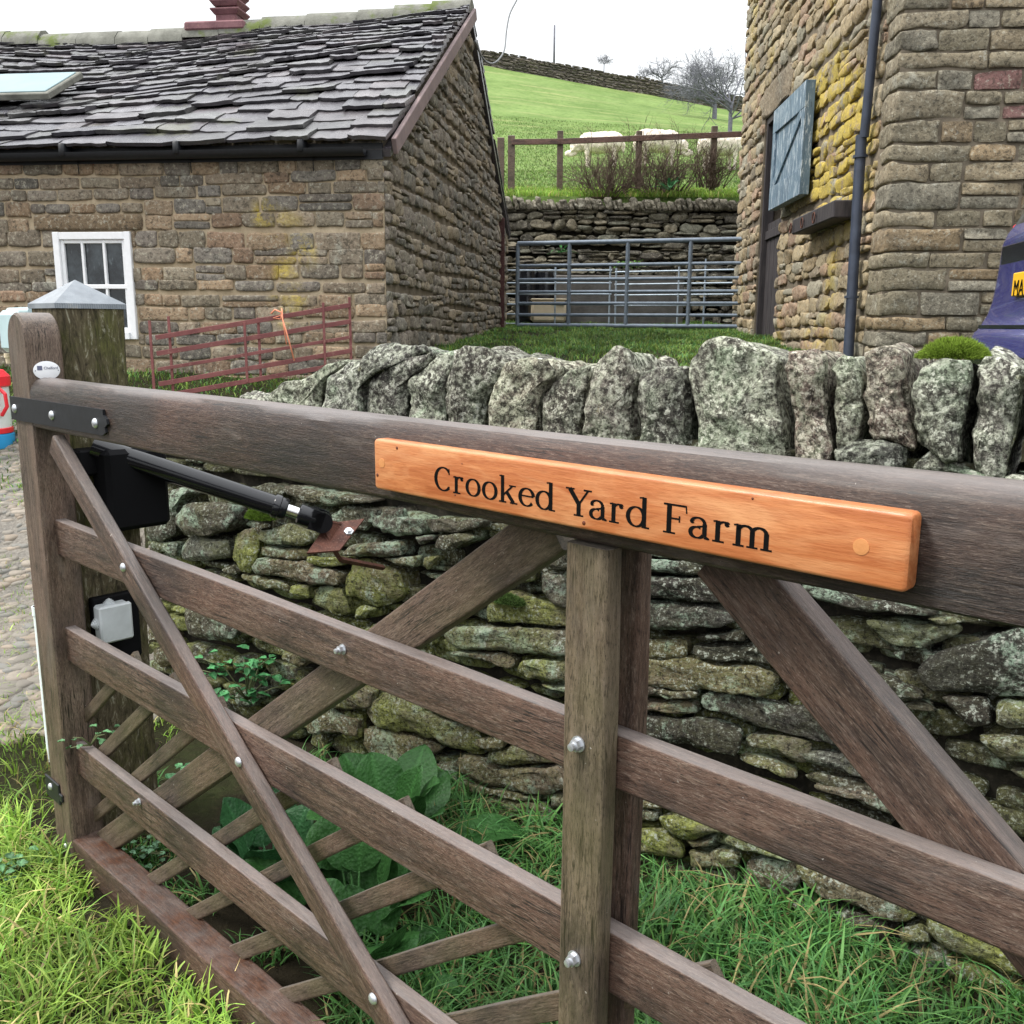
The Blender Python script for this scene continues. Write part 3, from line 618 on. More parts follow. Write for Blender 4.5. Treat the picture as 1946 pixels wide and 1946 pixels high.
while v_ < BH-.2:
    h = rng.uniform(.1, .2); lr = rng.uniform(.42, .62) if k % 2 else rng.uniform(.26, .38); ll = .3 if k % 2 else .36
    c = b0+br*(lr/2-.02)+bd*(ll/2-.02)+np.array([0, 0, v_+h/2]); rbox(m, c, (lr/2, ll/2, h/2-.006), ax3, rng, np.array(rng.choice(PAL_Q))*rng.uniform(.85, 1.15))
    u = lr-.02
    while u < 6:
        w = rng.uniform(.2, .48); hs = [(v_, v_+h)] if h < .15 or rng.random() < .55 else [(v_, v_+h*.5), (v_+h*.5, v_+h)]
        for (y0, y1) in hs:
            cl = np.array(rng.choice(PAL_Q))*rng.uniform(.85, 1.15)
            if abs(u-.8) < .3 and abs(v_-3.05) < .12 and y0 == v_: cl = np.array((.25, .13, .12))
            pillow(m, u+.004, min(u+w, 6)-.004, y0+.004, y1-.004, PBr, .024, rng, cl, .0, .12, rnd=.04, nh=.6)
        u += w
    v_ += h; k += 1
adopt(m.build('wall', [M['mortar_dk'], M['cot_stone'], M['mortar_dk']], angle=50), barn)
m = MB(); rp = b0+np.array([0, 0, BH]); e_ = .25
R_ = [rp-br*e_-bd*e_, rp+br*(6+e_)-bd*e_, rp+br*(6+e_)+bd*(BL+e_), rp-br*e_+bd*(BL+e_), rp+br*3-bd*e_+np.array([0, 0, 1.7]), rp+br*3+bd*(BL+e_)+np.array([0, 0, 1.7])]
m.add(R_, [(0, 4, 5, 3), (1, 2, 5, 4), (0, 1, 4), (3, 5, 2), (0, 3, 2, 1)], (.1, .1, .1)); adopt(m.build('roof', M['slate'], smooth=False), barn)
# stable door: dark lower half, open blue upper half
m = MB(); z1 = bl(1437, 430)[1]; slab(m, PBl, du0+.04, du1-.04, 1.2, z1, -.16, -.10); slab(m, PBl, du0, du1, 1.2, dtop, -.3, -.26, 0, (.1, .1, .1))
for k in range(5): slab(m, PBl, du0+.06+k*(du1-du0-.12)/5, du0+.04+(k+1)*(du1-du0-.12)/5, 1.2, z1-.004, -.1, -.088)
slab(m, PBl, du0+.04, du1-.04, z1-.2, z1-.1, -.09, -.06)
slab(m, PBl, du0-.0, du0+.07, 1.2, dtop, -.15, -.02); slab(m, PBl, du1-.07, du1, 1.2, dtop, -.15, -.02); slab(m, PBl, du0+.07, du1-.07, dtop-.08, dtop-.002, -.15, -.02)
adopt(m.build('stable_door', M['darkdoor'], angle=30), barn)
# the upper door: hinged at the near jamb, swung open against the wall towards the camera
hz0, hz1 = bl(1462, 410)[1]-.04, dtop-.2
dw = bl(1554, 300)[0]; dhi = bl(1497, 300)[0]; DW = dhi-dw
ang = rad(-1.); hin = PBl(np.array([dhi]), np.array([0.]), np.array([.12]))[0]; dd = -bd*math.cos(ang)+Bn*math.sin(ang); dn = Bn*math.cos(ang)+bd*math.sin(ang)
m = MB(); zc = (hz0+hz1)/2; hh = (hz1-hz0)/2; A3 = [dd, dn, (0, 0, 1)]
box(m, hin+dd*DW/2+np.array([0, 0, zc]), (DW/2, .035, hh), A3, .004)
for z_, t_ in ((hz0+.12, .12), (hz1-.12, .12)): box(m, hin+dd*DW/2+dn*.045+np.array([0, 0, z_]), (DW/2, .012, t_), A3, .003)
for a_ in (.06, DW-.06): box(m, hin+dd*a_+dn*.0445+np.array([0, 0, zc]), (.06, .0105, hh-.24), A3, .003)
p_, q_ = hin+dd*.12+dn*.031+np.array([0, 0, hz1-.26]), hin+dd*(DW-.12)+dn*.031+np.array([0, 0, hz0+.26])
p_, q_ = hin+dd*(DW-.14)+dn*.045+np.array([0, 0, hz1-.26]), hin+dd*.14+dn*.045+np.array([0, 0, hz0+.26])
dg = (q_-p_); Lg = np.linalg.norm(dg); dg /= Lg; box(m, (p_+q_)/2, (Lg/2, .01, .05), [dg, dn, np.cross(dg, dn)], .003)
o = adopt(m.build('upper_door_leaf', M['bluedoor'], angle=30), barn); o['label'] = 'open blue upper door leaf with flaking paint'
# downpipe
m = MB(); z0_ = bl(1638, 668); zt = bl(1704, -60); zm = bl(1662, 262)
pp = PBl(np.array([z0_[0], zm[0], zm[0]]), np.array([z0_[1]-.3, zm[1]-.05, zm[1]+.02]), np.array([.1, .1, .1])); tube(m, pp, .042, 12)
pp = PBl(np.array([zm[0]-.02, zt[0]-.15]), np.array([zm[1]+.0, BH-.1]), np.array([.085, .085])); tube(m, pp, .036, 12)
for yy in (300, 567): q = bl(1662-(yy-262)*.065, yy); tube(m, PBl(np.array([q[0]]*2), np.array([q[1], q[1]+.02]), np.array([.1, .1])), .056, 12)
adopt(m.build('downpipe', M['downpipe'], angle=40), barn)
# timber bracket with iron rings
m = MB(); q0 = bl(1547, 432); q1 = bl(1634, 398); pa = PBl(np.array([q0[0]]), np.array([q0[1]]), np.array([.12]))[0]; pb = PBl(np.array([q1[0]]), np.array([q0[1]+.0]), np.array([.12]))[0]
dr = pb-pa; L_ = np.linalg.norm(dr); dr /= L_; box(m, (pa+pb)/2, (L_/2, .09, .07), [dr, Bn, (0, 0, 1)], .01)
bm = adopt(m.build('timber_bracket', M['darkdoor'], angle=30), barn)
for t_ in (.02, .33, .62):
    m = MB(); c_ = pa+dr*(L_*t_)+Bn*.1; tube(m, [c_+dr*.04*math.sin(a)+Bn*.01+np.array([0, 0, -.01+.045*math.cos(a)]) for a in np.linspace(0, 6.28, 14)], .006, 6, cap=False); g_ = m.build('iron_ring', M['rust_iron']); g_.parent = bm
# ------------------------------------------------------------------ stones of the near wall
def stone(mb, poly, o, ud, vd, nd, thick, bulge, seed, col, w=0., N=44, back=True, amp=.007, mi=0, edge=.022, rnd_=.12, shrink=.0):
    """outline (u,v) in a plane -> a rounded stone of the given thickness; nd points out of the wall"""
    P_ = np.array(poly, float); cc0 = P_.mean(0); dd0 = P_-cc0; P_ = cc0+dd0*np.maximum(.6, 1-shrink/np.maximum(np.abs(dd0), .01))
    for _ in range(1): P_ = np.stack([P_*(1-rnd_)+np.roll(P_, -1, 0)*rnd_, P_*rnd_+np.roll(P_, -1, 0)*(1-rnd_)], 1).reshape(-1, 2)
    Q = np.concatenate([P_, P_[:1]]); d = np.r_[0, np.cumsum(np.linalg.norm(np.diff(Q, axis=0), axis=1))]; t = np.linspace(0, d[-1], N, endpoint=False)
    Q = np.stack([np.interp(t, d, Q[:, 0]), np.interp(t, d, Q[:, 1])], 1); c = Q.mean(0); rr = np.linalg.norm(Q-c, axis=1); sz = np.sqrt((Q[:, 0].ptp() if hasattr(Q[:, 0], 'ptp') else np.ptp(Q[:, 0]))*np.ptp(Q[:, 1]))
    e = min(edge, .22*min(np.ptp(Q[:, 0]), np.ptp(Q[:, 1])))
    rings = [(-thick, -.25), (-thick, 0)] if back else []
    rings += [(-thick+e if back else -thick, .0)]
    if thick > .15: rings += [(-thick*.75, .02), (-thick*.5, .0), (-thick*.25, .01)]
    rings += [(-e*2.2, 0), (-e*1.2, .02)]+[(-e*(1-math.sin(a)), e*(1-math.cos(a))/1.) for a in (.35, .8, 1.2, 1.5)]
    vs = []; 
    cols = []
    def nrmpt(s): return c+(Q-c)*s[:, None]
    for k, (h, ins) in enumerate(rings):
        if ins < 0: s = np.full(N, .5)
        else: s = np.maximum(.05, 1-ins/np.maximum(rr, 1e-4))
        p = nrmpt(s); vs.append(np.c_[p, np.full(N, h)])
    for s_, b_ in ((.86, .75), (.66, .92), (.44, .97), (.22, 1.)):
        s = np.maximum(.05, 1-e/np.maximum(rr, 1e-4))*s_; vs.append(np.c_[nrmpt(s), np.full(N, bulge*b_)])
    nr = len(vs); vs = np.concatenate(vs+[[[c[0], c[1], bulge]]])
    q = np.c_[vs[:, 0], vs[:, 1], vs[:, 2]]+seed*1.37
    am = amp*min(1, sz/.12)
    for i in range(3): vs[:, i] += am*1.6*vnoise(q, 7, 10+i)+am*vnoise(q, 18, 20+i)+am*.5*vnoise(q, 45, 30+i)
    rg = vnoise(q*[1, 2.2, 1], 9, 50); vs[:, 2] += (np.clip(rg*6, -1, 1)*am*.55+np.clip(vnoise(q*[1, 3, 1], 24, 51)*5, -1, 1)*am*.3)*(vs[:, 2] > -e)
    f = grid_faces(nr, N, True); L_ = (nr-1)*N; f += [(L_+k, L_+(k+1) % N, nr*N) for k in range(N)]
    if back: f.append(tuple(range(N))[::-1])
    W_ = np.asarray(o)+np.outer(vs[:, 0], ud)+np.outer(vs[:, 1], vd)+np.outer(vs[:, 2], nd)
    # wind outward
    a = np.cross(ud, vd); A2 = .5*np.sum(Q[:, 0]*np.roll(Q[:, 1], -1)-np.roll(Q[:, 0], -1)*Q[:, 1])
    if A2*np.dot(a, nd) < 0: f = [x[::-1] for x in f]
    mb.add(W_, f, col, mi, w)
ON = -WPN
def toW(x, y):
    p = onplane(x, y, W0, WPN)-W0; return p@WD, p@WUP
A_ = (260, 900, .2588); B_ = (640, 1000, .321); C_ = (1200, 1040, .2381); D_ = (1546, 1040, .2381); E_ = (1200, 1400, .207); F_ = (1546, 1500, .2308)
ST = [(A_, 'd', s) for s in (
 '340,215 520,195 720,230 740,330 690,420 520,460 370,450 295,370 300,290', '190,100 430,130 330,200 290,300 290,440 180,500 60,480 40,370 180,330', '1410,310 1500,250 1740,250 1760,340 1640,430 1420,360',
 '1770,230 1932,230 1932,460 1750,460 1740,340', '870,90 960,60 1100,130 1060,180 900,180 850,130', '1100,90 1400,120 1730,200 1500,240 1250,210 1110,170', '350,970 500,960 760,1100 730,1220 550,1240 400,1190 340,1080', '700,1610 880,1580 960,1620 800,1760 720,1740 690,1680',
 '600,700 690,660 730,735 700,760 600,720')]
ST += [(A_, 'm', s) for s in ('340,470 660,470 670,620 480,650 310,630 300,560', '920,400 1130,365 1270,440 1290,500 1220,545 960,520 905,470', '90,490 300,490 300,610 180,580 80,530')]
ST += [(A_, 'g', s) for s in ('700,430 850,400 890,470 890,620 840,730 730,725 680,640 680,520', '1250,600 1540,610 1530,680 1430,705 1250,660', '1130,810 1270,820 1280,920 1180,915 1115,880', '1279,825 1500,850 1555,950 1560,1060 1420,1040 1260,960',
 '1570,650 1700,625 1932,700 1960,900 1760,1010 1640,950 1510,900 1500,810', '1640,960 1740,1000 1700,1080 1600,1070 1600,990', '1060,1290 1310,1310 1240,1400 1160,1440 1040,1370', '1420,1650 1640,1540 1730,1600 1720,1720 1600,1750 1370,1710')]
ST += [(A_, 'b', s) for s in ('910,530 1225,550 1235,630 1130,645 910,615', '880,620 1250,650 1500,720 1500,820 1300,820 860,750 850,680', '1560,500 1932,480 1960,600 1550,600 1480,590', '730,740 860,750 1110,810 1110,880 900,850 740,780', '70,1120 180,1130 200,1240 80,1240', '100,1290 220,1260 280,1400 150,1430 110,1370', '1250,1770 1400,1730 1640,1790 1620,1932 1270,1932 1240,1850')]
ST += [(B_, 'd', s) for s in ('600,40 760,30 830,70 640,165 580,140', '1190,160 1360,120 1360,250 1240,260 1160,215', '1210,270 1360,280 1380,500 1280,470 1200,370', '450,60 560,55 570,90 490,125', '200,-70 480,-60 520,40 300,55 180,20', '500,-60 900,-40 860,25 560,40')]
ST += [(B_, 'g', s) for s in ('270,185 480,170 470,245 350,235', '490,180 600,170 520,280 480,240', '990,310 1120,220 1170,270 1160,350 960,360', '900,410 1040,380 1200,440 1400,470 1390,615 1150,600 880,570 860,500', '1180,950 1380,950 1380,1000 1220,970', '500,690 590,640 590,700 520,720 450,690',
 '170,1040 280,975 490,1040 500,1090 820,1220 810,1345 670,1330 640,1280 350,1240 200,1180 150,1110', '0,960 150,930 230,980 150,1090 0,1090', '0,1100 140,1110 130,1280 60,1290 0,1250', '1070,800 1150,775 1400,790 1400,935 1120,920 1045,870', '740,440 900,400 850,480 730,540 620,590')]
ST += [(B_, 'h', s) for s in ('600,600 880,580 1150,605 1400,630 1400,785 1050,765 680,730 620,690', '1020,1300 1090,1280 1300,1370 1280,1430 930,1430 860,1390 860,1360 980,1340', '830,1600 1230,1640 1310,1760 1180,1815 1090,1750 940,1770 810,1720', '1240,1600 1400,1600 1400,1730 1250,1690')]
ST += [(B_, 'b', s) for s in ('640,740 1000,770 1050,830 1030,890 850,840 650,770', '490,1040 640,1080 1000,1220 990,1250 820,1210 520,1095', '140,1190 560,1260 620,1300 480,1430 330,1445 210,1410 140,1320', '830,1255 900,1240 990,1260 980,1320 900,1345 815,1310', '720,1350 850,1370 880,1430 1240,1450 1310,1420 1390,1560 1220,1600 930,1540 720,1480',
 '720,1490 920,1540 1200,1610 1180,1625 1090,1625 850,1580 710,1540', '890,1790 1300,1820 1400,1900 900,1900', '560,1400 700,1400 700,1700 600,1660')]
ST += [(C_, 'k', s) for s in ('-150,70 480,110 590,220 420,225 -150,225', '-150,240 620,250 820,470 440,460 -150,400', '-150,430 290,440 840,480 890,560 700,660 400,670 -150,690', '470,720 680,690 900,640 920,740 560,770', '470,780 560,770 920,760 1110,770 1300,950 1240,990 1040,940 560,900 470,850',
 '1240,1010 1340,1000 1580,1230 1420,1240 1210,1150 1210,1060', '550,1160 960,1200 1300,1260 1640,1270 1720,1330 1740,1640 1400,1540 880,1400 560,1320 530,1260', '-50,1350 450,1360 560,1350 880,1430 870,1530 850,1660 600,1600 -50,1500', '930,590 1060,730 940,740 920,680', '600,120 1100,200 1000,330 700,300')]
ST += [(C_, 'b', s) for s in ('-100,720 420,720 450,800 430,870 350,910 -100,910', '-100,920 460,870 600,920 1050,960 1200,1030 1190,1160 1110,1200 400,1130 -100,1110', '-100,1130 540,1150 530,1200 -100,1225', '-100,1240 500,1240 520,1320 420,1360 -100,1330')]
ST += [(C_, 'h', s) for s in ('930,1490 1100,1500 1420,1570 1400,1700 1350,1770 1240,1740 1080,1670 880,1600 890,1530', '840,1660 1080,1690 1310,1800 1320,1870 1240,1860 850,1700')]
ST += [(D_, 'k', s) for s in ('-150,220 60,320 460,400 860,460 1020,500 960,545 700,530 240,490 -150,400', '780,970 840,880 1250,740 1680,600 2000,620 2000,1240 1550,1220 1330,1170 930,1160 850,1080', '980,1180 1370,1170 1410,1250 1410,1440 1250,1460 1050,1280', '620,840 720,830 730,930 650,900', '1290,580 1760,560 1760,590 1300,620', '500,1000 800,1100 900,1200 700,1230 500,1150', '300,1150 900,1240 1000,1300 500,1300')]
ST += [(D_, 'm', s) for s in ('360,600 620,570 1180,650 1190,720 1010,830 700,820 560,800', '870,580 1100,550 1200,590 1130,640 980,640', '1480,1240 2000,1250 2000,1510 1560,1480 1440,1440 1450,1310', '-240,1610 0,1620 480,1700 600,1780 620,1850 540,1900 440,1890 0,1770 -200,1680')]
ST += [(D_, 'h', s) for s in ('1300,1490 1460,1470 2000,1530 2000,1740 1560,1720 1480,1690', '1540,1750 2000,1760 2000,1960 1640,1850', '-90,1830 0,1800 330,1870 560,1932 600,2100 500,2150 300,2050 -50,1900', '640,1870 900,1880 1200,2000 1100,2150 700,2080')]
ST += [(E_, 'b', s) for s in ('-100,560 240,600 420,660 280,690 -100,660', '-100,690 230,690 250,790 -100,820', '460,950 560,970 700,930 770,920 770,980 680,1040 520,1030', '1030,1160 1180,1110 1500,1180 1560,1330 1480,1470 1280,1510 1110,1450 1000,1340', '-100,1100 430,1170 520,1200 430,1330 -100,1320', '520,1200 770,1230 960,1210 980,1340 960,1450 600,1400', '1260,1520 1560,1480 1700,1560 1700,1640 1480,1650 1240,1600')]
ST += [(E_, 'g', s) for s in ('240,710 450,690 560,710 870,880 760,900 600,960 440,930 300,830', '-100,840 270,840 430,930 480,1040 480,1130 380,1130 -100,1040', '510,1040 660,1050 780,1000 1010,1060 1000,1190 780,1210 530,1180', '830,920 910,880 1540,1170 1250,1120 960,1040 820,960', '1250,900 1700,1100 1950,1200 1560,1130')]
ST += [(F_, 'g', s) for s in ('-180,640 0,660 130,700 380,830 870,1020 850,1110 750,1175 600,1150 480,1040 230,940 -50,870 -160,760', '670,1190 870,1130 960,1190 980,1260 900,1290 720,1270', '910,1030 1000,1060 1360,1240 2000,1450 2000,1650 1600,1540 1400,1440 1100,1320 950,1200 900,1110', '660,1300 900,1290 1100,1350 1560,1550 1800,1680 1480,1670 1180,1620 900,1520 700,1460')]
ST += [(F_, 'd', s) for s in ('680,1480 900,1530 1200,1640 1260,1750 900,1740 640,1650', '150,980 500,1080 640,1180 600,1300 300,1200', '1270,1700 1900,1720 1900,1850 1300,1850')]
ST += [(F_, 'h', s) for s in ('760,120 900,150 1080,290 1060,350 900,310 700,220', '0,-60 350,0 620,60 720,150 680,210 450,130 0,0', '1110,330 1300,480 1700,700 1900,900 1400,600', '200,300 900,640 1700,1000 1700,1100 800,800 200,500', '-300,200 100,300 300,500 0,560 -300,400')]
KC = {'d': ((.11, .098, .075), .2), 'k': ((.06, .054, .045), .1), 'b': ((.18, .14, .095), .35), 'g': ((.2, .18, .11), 1.15), 'h': ((.19, .16, .11), .6), 'm': ((.17, .17, .13), .5)}
wall = empty('dry_stone_wall', tuple(W0), 'mossy dry stone wall with upright lichened coping stones behind the wooden gate', 'stone wall')
m = MB(); rng = random.Random(5)
for i, (R, kd, s) in enumerate(ST):
    pl = [tuple(float(a) for a in q.split(',')) for q in s.split()]; pl = [toW(R[0]+x*R[2], R[1]+y*R[2]) for x, y in pl]
    c, w = KC[kd]; c = np.array(c)*rng.uniform(.8, 1.25)*np.array([rng.uniform(.93, 1.07), 1, rng.uniform(.9, 1.1)])
    stone(m, pl, W0+ON*rng.uniform(-.018, .012), WD, WUP, ON, .2, rng.uniform(.004, .014)+.0, i+1, c, w*rng.uniform(.6, 1.2), N=48, back=False, edge=.011, shrink=.0035, amp=.0065, rnd_=.1)
adopt(m.build('face_stones', M['near']), wall)
# hearting and fill courses behind the traced face, and the wall running on to both sides
PW = lambda u, v, h: W0+np.outer(u, WD)+np.outer(v, WUP)+np.outer(h, ON)
TOPW = 1.16
m = MB()
def fillw(u, v): return np.where((v < .6) & (u < .4), .9, .3)
masonry(m, lambda u, v, h: PW(u, v, h-.075), (-2.35, 1.6), (-.15, TOPW+.02), (.04, .085), (.1, .3), .012, .03, 41, [(.07, .062, .045), (.055, .05, .038), (.085, .075, .05)], wfn=fillw, noise=.25, wav=.02, rnd=.22)
masonry(m, PW, (1.0, 4.), (-.15, TOPW+.02), (.06, .12), (.12, .34), .014, .04, 42, [(.10, .09, .065), (.13, .11, .075)], wfn=fillw, noise=.25, wav=.02, rnd=.22)
bkc = lambda u, v, h: np.array([PW(np.array([a]), np.array([b]), np.array([c]))[0] for a, b, c in zip(u, v, h)])
masonry(m, lambda u, v, h: PW(u, v, -.5-h), (-2.3, 4.), (.7, TOPW+.02), (.06, .12), (.12, .34), .014, .04, 43, [(.12, .11, .085), (.14, .12, .09)], noise=.25, wav=.02, rnd=.22)
q = PW(np.array([-2.3, 4, 4, -2.3]*2), np.array([-.3, -.3, TOPW, TOPW]*2), np.array([-.1]*4+[-.49]*4)); m.add(q, [(0, 1, 2, 3), (7, 6, 5, 4), (3, 2, 6, 7), (0, 3, 7, 4), (1, 5, 6, 2)], mi=0)
adopt(m.build('wall_core', [M['gap'], M['near']]), wall)
H1 = (440, 600, .3934); H2 = (1100, 600, .4379)
CP = [(H1, '0,385 40,372 150,375 170,420 130,530 0,530', .5, 0), (H1, '140,420 230,310 290,300 430,220 480,195 520,210 420,330 400,420 350,600 150,600', .3, 0), (H1, '400,430 440,300 530,215 580,200 700,130 890,120 915,160 800,175 640,280 600,330 610,600 380,600', 1., 1),
 (H1, '595,310 700,215 800,170 950,165 960,180 870,270 830,340 820,600 620,600', .2, 0), (H1, '820,360 880,270 990,150 1060,145 1040,230 1020,330 1030,620 810,620', .9, 0), (H1, '1030,330 1050,170 1100,125 1190,118 1340,190 1300,300 1220,420 1190,640 1020,640', .3, 0),
 (H1, '1220,500 1260,350 1310,215 1380,185 1540,190 1575,250 1480,380 1440,620 1220,640', .2, 0), (H1, '1470,560 1480,380 1520,310 1600,265 1720,245 1720,300 1690,380 1670,660 1465,640', .6, 0),
 (H2, '0,480 40,300 70,200 150,132 210,150 235,220 270,225 240,300 240,640 0,640', .35, 0), (H2, '245,300 250,240 330,200 450,195 462,300 468,440 478,640 250,640', .3, 0), (H2, '468,350 450,260 470,180 600,70 700,80 850,130 865,300 885,480 890,700 480,700', .45, 0),
 (H2, '885,200 890,130 980,110 1050,150 1050,330 1080,560 1070,720 920,720 905,430', .5, 0), (H2, '1062,240 1055,200 1100,140 1180,155 1210,230 1210,500 1170,560 1100,560 1075,430', .4, 0), (H2, '1222,210 1240,120 1320,95 1410,110 1430,250 1440,420 1445,560 1400,540 1240,530', .2, 0),
 (H2, '1445,290 1490,220 1560,170 1700,170 1708,350 1690,600 1620,610 1460,550 1450,400', .4, 0), (H2, '1716,170 1740,135 1830,145 1920,190 1925,300 1900,500 1830,690 1740,680 1702,600', .2, 0), (H2, '1936,170 1965,160 2080,180 2080,650 1945,640', .7, 0),
 (H2, '1085,580 1180,545 1320,530 1430,550 1440,630 1400,690 1250,680 1090,660', .9, 2), (H2, '1440,650 1470,600 1500,570 1620,620 1700,680 1790,700 1790,740 1600,720 1430,690', .8, 2), (H2, '1830,700 1870,680 2000,690 2000,760 1840,750', .3, 2)]
rng = random.Random(17); mossp = None
for i, (R, s, w, fl) in enumerate(CP):
    pl = [tuple(float(a) for a in q.split(',')) for q in s.split()]; pl = [toW(R[0]+x*R[2], R[1]+y*R[2]) for x, y in pl]
    c = np.array((.185, .178, .16))*rng.uniform(.55, 1.3)*np.array([rng.uniform(.95, 1.05), 1, rng.uniform(.93, 1.05)])
    if i in (11, 13): c = np.array((.2, .165, .145))
    m = MB(); cu = sum(p[0] for p in pl)/len(pl); cv = sum(p[1] for p in pl)/len(pl)
    o_ = W0+WD*cu+WUP*cv; pl = [(a-cu, b-cv) for a, b in pl]
    if fl != 2: pl = [(a, b-(.03 if b < -.1 else 0)) for a, b in pl]
    th = rng.uniform(.3, .42) if fl != 2 else .25
    stone(m, pl, o_-ON*rng.uniform(0, .03), WD, WUP, ON, th, rng.uniform(.006, .018), i+60, c, w, N=72, amp=.009, edge=.02, shrink=.005, rnd_=.1)
    adopt(m.build('coping_stone', M['cope']), wall)
    if i == 14: mossp = (o_, pl)
# a few copings beyond the frame so the wall reads from the side
for i in range(8):
    u0 = .98+i*.2; pl = [(-.09, -.02), (.09, -.02), (.085, .2), (.05, .27), (-.05, .28), (-.085, .2)]
    m = MB(); stone(m, pl, W0+WD*u0+WUP*(TOPW), WD, WUP, ON, .36, .02, 90+i, (.16, .15, .13), .4, N=40, amp=.009, edge=.03); adopt(m.build('coping_stone', M['cope']), wall)
# ------------------------------------------------------------------ wooden gate
gate = empty('wooden_gate', tuple(G0), 'brown five-bar wooden gate with diagonal braces, open in front of the wall', 'gate', rotz=math.atan2(gx[1], gx[0]))
def board(name, a, b, y0, T, W0_, W1_=None, mat='wood', rt=.005, rb=.005, parent=gate, wob=.0015, label=None, seg=24):
    """a,b: centre line ends (u,z) in the gate's plane; y0 front face; T thickness; grain runs along local X"""
    W1_ = W1_ or W0_; a = np.array(a, float); b = np.array(b, float); L_ = np.linalg.norm(b-a); ang = math.atan2(b[1]-a[1], b[0]-a[0])
    mb = MB(); vs = []; xs = np.linspace(0, L_, seg)
    def prof(W_):
        p = []
        for (cy, cz, r, a0) in ((-T/2, W_/2, rt, 180), (T/2, W_/2, rt, 90), (T/2, -W_/2, rb, 0), (-T/2, -W_/2, rb, -90)):
            sy, sz = (1 if cy < 0 else -1), (-1 if cz > 0 else 1)
            for k in range(4):
                an = rad(a0-k*30); p.append((cy+sy*r+r*math.cos(an), cz+sz*r+r*math.sin(an)))
        return np.array(p)
    for i, x in enumerate(xs):
        p = prof(W0_+(W1_-W0_)*x/L_); n_ = len(p); q = np.c_[np.full(n_, x), p]
        q[:, 1:] += wob*np.stack([vnoise(np.c_[q[:, 0]*4+a[0]*31, q[:, 1:]*30], 1, 3), vnoise(np.c_[q[:, 0]*4+a[1]*17, q[:, 1:]*30], 1, 4)], 1); vs.append(q)
    vs = np.concatenate(vs); f = [q[::-1] for q in grid_faces(seg, n_, True)]+[tuple(range(n_)), tuple((seg-1)*n_+k for k in range(n_))[::-1]]
    mb.add(vs, f); o = mb.build(name, M[mat], parent, angle=32, loc=(a[0], y0+T/2, a[1]), rot=(0, -ang, 0))
    if label: o['label'] = label
    return o
# heel stile with half-round top
m = MB(); sw_ = .125; prof = [(-.005, -.05)]+[( -.005, 1.40)]
arc = [(sw_/2+.066*math.cos(a)*.945, 1.455+.068*math.sin(a)) for a in np.linspace(math.pi, 0, 17)]
ol = [(0, -.06)]+[(0, z) for z in np.linspace(.1, 1.44, 12)]+arc+[(sw_, z) for z in np.linspace(1.44, .1, 12)]+[(sw_, -.06)]
ol = np.array(ol); ctr = np.array([sw_/2, .7]); vs = []
inn = ol.copy(); inn[:, 0] = sw_/2+(ol[:, 0]-sw_/2)*.93; inn[:, 1] = np.where(ol[:, 1] > 1.42, 1.42+(ol[:, 1]-1.42)*.94, ol[:, 1])
for P_, y_ in ((inn, 0), (ol, .005), (ol, .03), (ol, .06), (ol, .083), (inn, .088)): vs.append(np.c_[P_[:, 0], np.full(len(P_), y_), P_[:, 1]])
n_ = len(ol); vs = np.concatenate(vs); f = grid_faces(6, n_, True); 
# front/back caps as strips
for base_ in (0, 5*n_):
    for k in range(n_//2):
        a_, b_, c_, d_ = base_+k, base_+k+1, base_+n_-2-k, base_+n_-1-k
        if b_ < c_: f.append((a_, b_, c_, d_) if base_ else (d_, c_, b_, a_))
# re-axis so that grain (local X) runs up the stile
vs2 = np.c_[vs[:, 2], vs[:, 1], -vs[:, 0]]; m.add(vs2, f); heel = m.build('hanging_stile', M['wood_stile'], gate, angle=35, loc=(-.022, 0, 0), rot=(0, -math.pi/2, 0))
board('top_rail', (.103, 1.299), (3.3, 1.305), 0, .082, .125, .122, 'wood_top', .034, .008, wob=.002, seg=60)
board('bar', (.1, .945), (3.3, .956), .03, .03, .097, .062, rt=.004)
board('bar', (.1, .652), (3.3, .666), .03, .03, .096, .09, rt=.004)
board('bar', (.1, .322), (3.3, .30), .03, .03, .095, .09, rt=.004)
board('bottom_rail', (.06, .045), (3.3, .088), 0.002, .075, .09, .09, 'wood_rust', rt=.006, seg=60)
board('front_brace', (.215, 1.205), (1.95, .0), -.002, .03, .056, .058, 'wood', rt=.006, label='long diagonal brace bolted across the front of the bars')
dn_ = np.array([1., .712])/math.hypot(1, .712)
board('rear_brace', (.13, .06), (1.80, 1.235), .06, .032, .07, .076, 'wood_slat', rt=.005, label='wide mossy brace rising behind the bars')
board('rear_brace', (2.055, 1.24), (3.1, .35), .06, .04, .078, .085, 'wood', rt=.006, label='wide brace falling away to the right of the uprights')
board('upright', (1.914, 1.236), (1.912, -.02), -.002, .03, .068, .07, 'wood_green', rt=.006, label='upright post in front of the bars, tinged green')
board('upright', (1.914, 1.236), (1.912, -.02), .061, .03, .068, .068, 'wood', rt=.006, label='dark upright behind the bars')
for k in range(-3, 12):
    u0 = .212+.2035*k+.005*math.sin(k*7)
    if k in (-0,): continue
    sl_ = .73; za = .055; zb = .697
    a_ = [u0, .07]; b_ = [u0+(zb-.07)/sl_, zb]
    if a_[0] < .09: a_[1] += (.09-a_[0])*sl_; a_[0] = .09
    if b_[0]-a_[0] < .05: continue
    if k == 10 or k == 11: continue
    board('slat', a_, b_, .061+.0004*(k % 3), .014, .037+.004*math.sin(k*3), mat='wood_slat', rt=.003, seg=16)
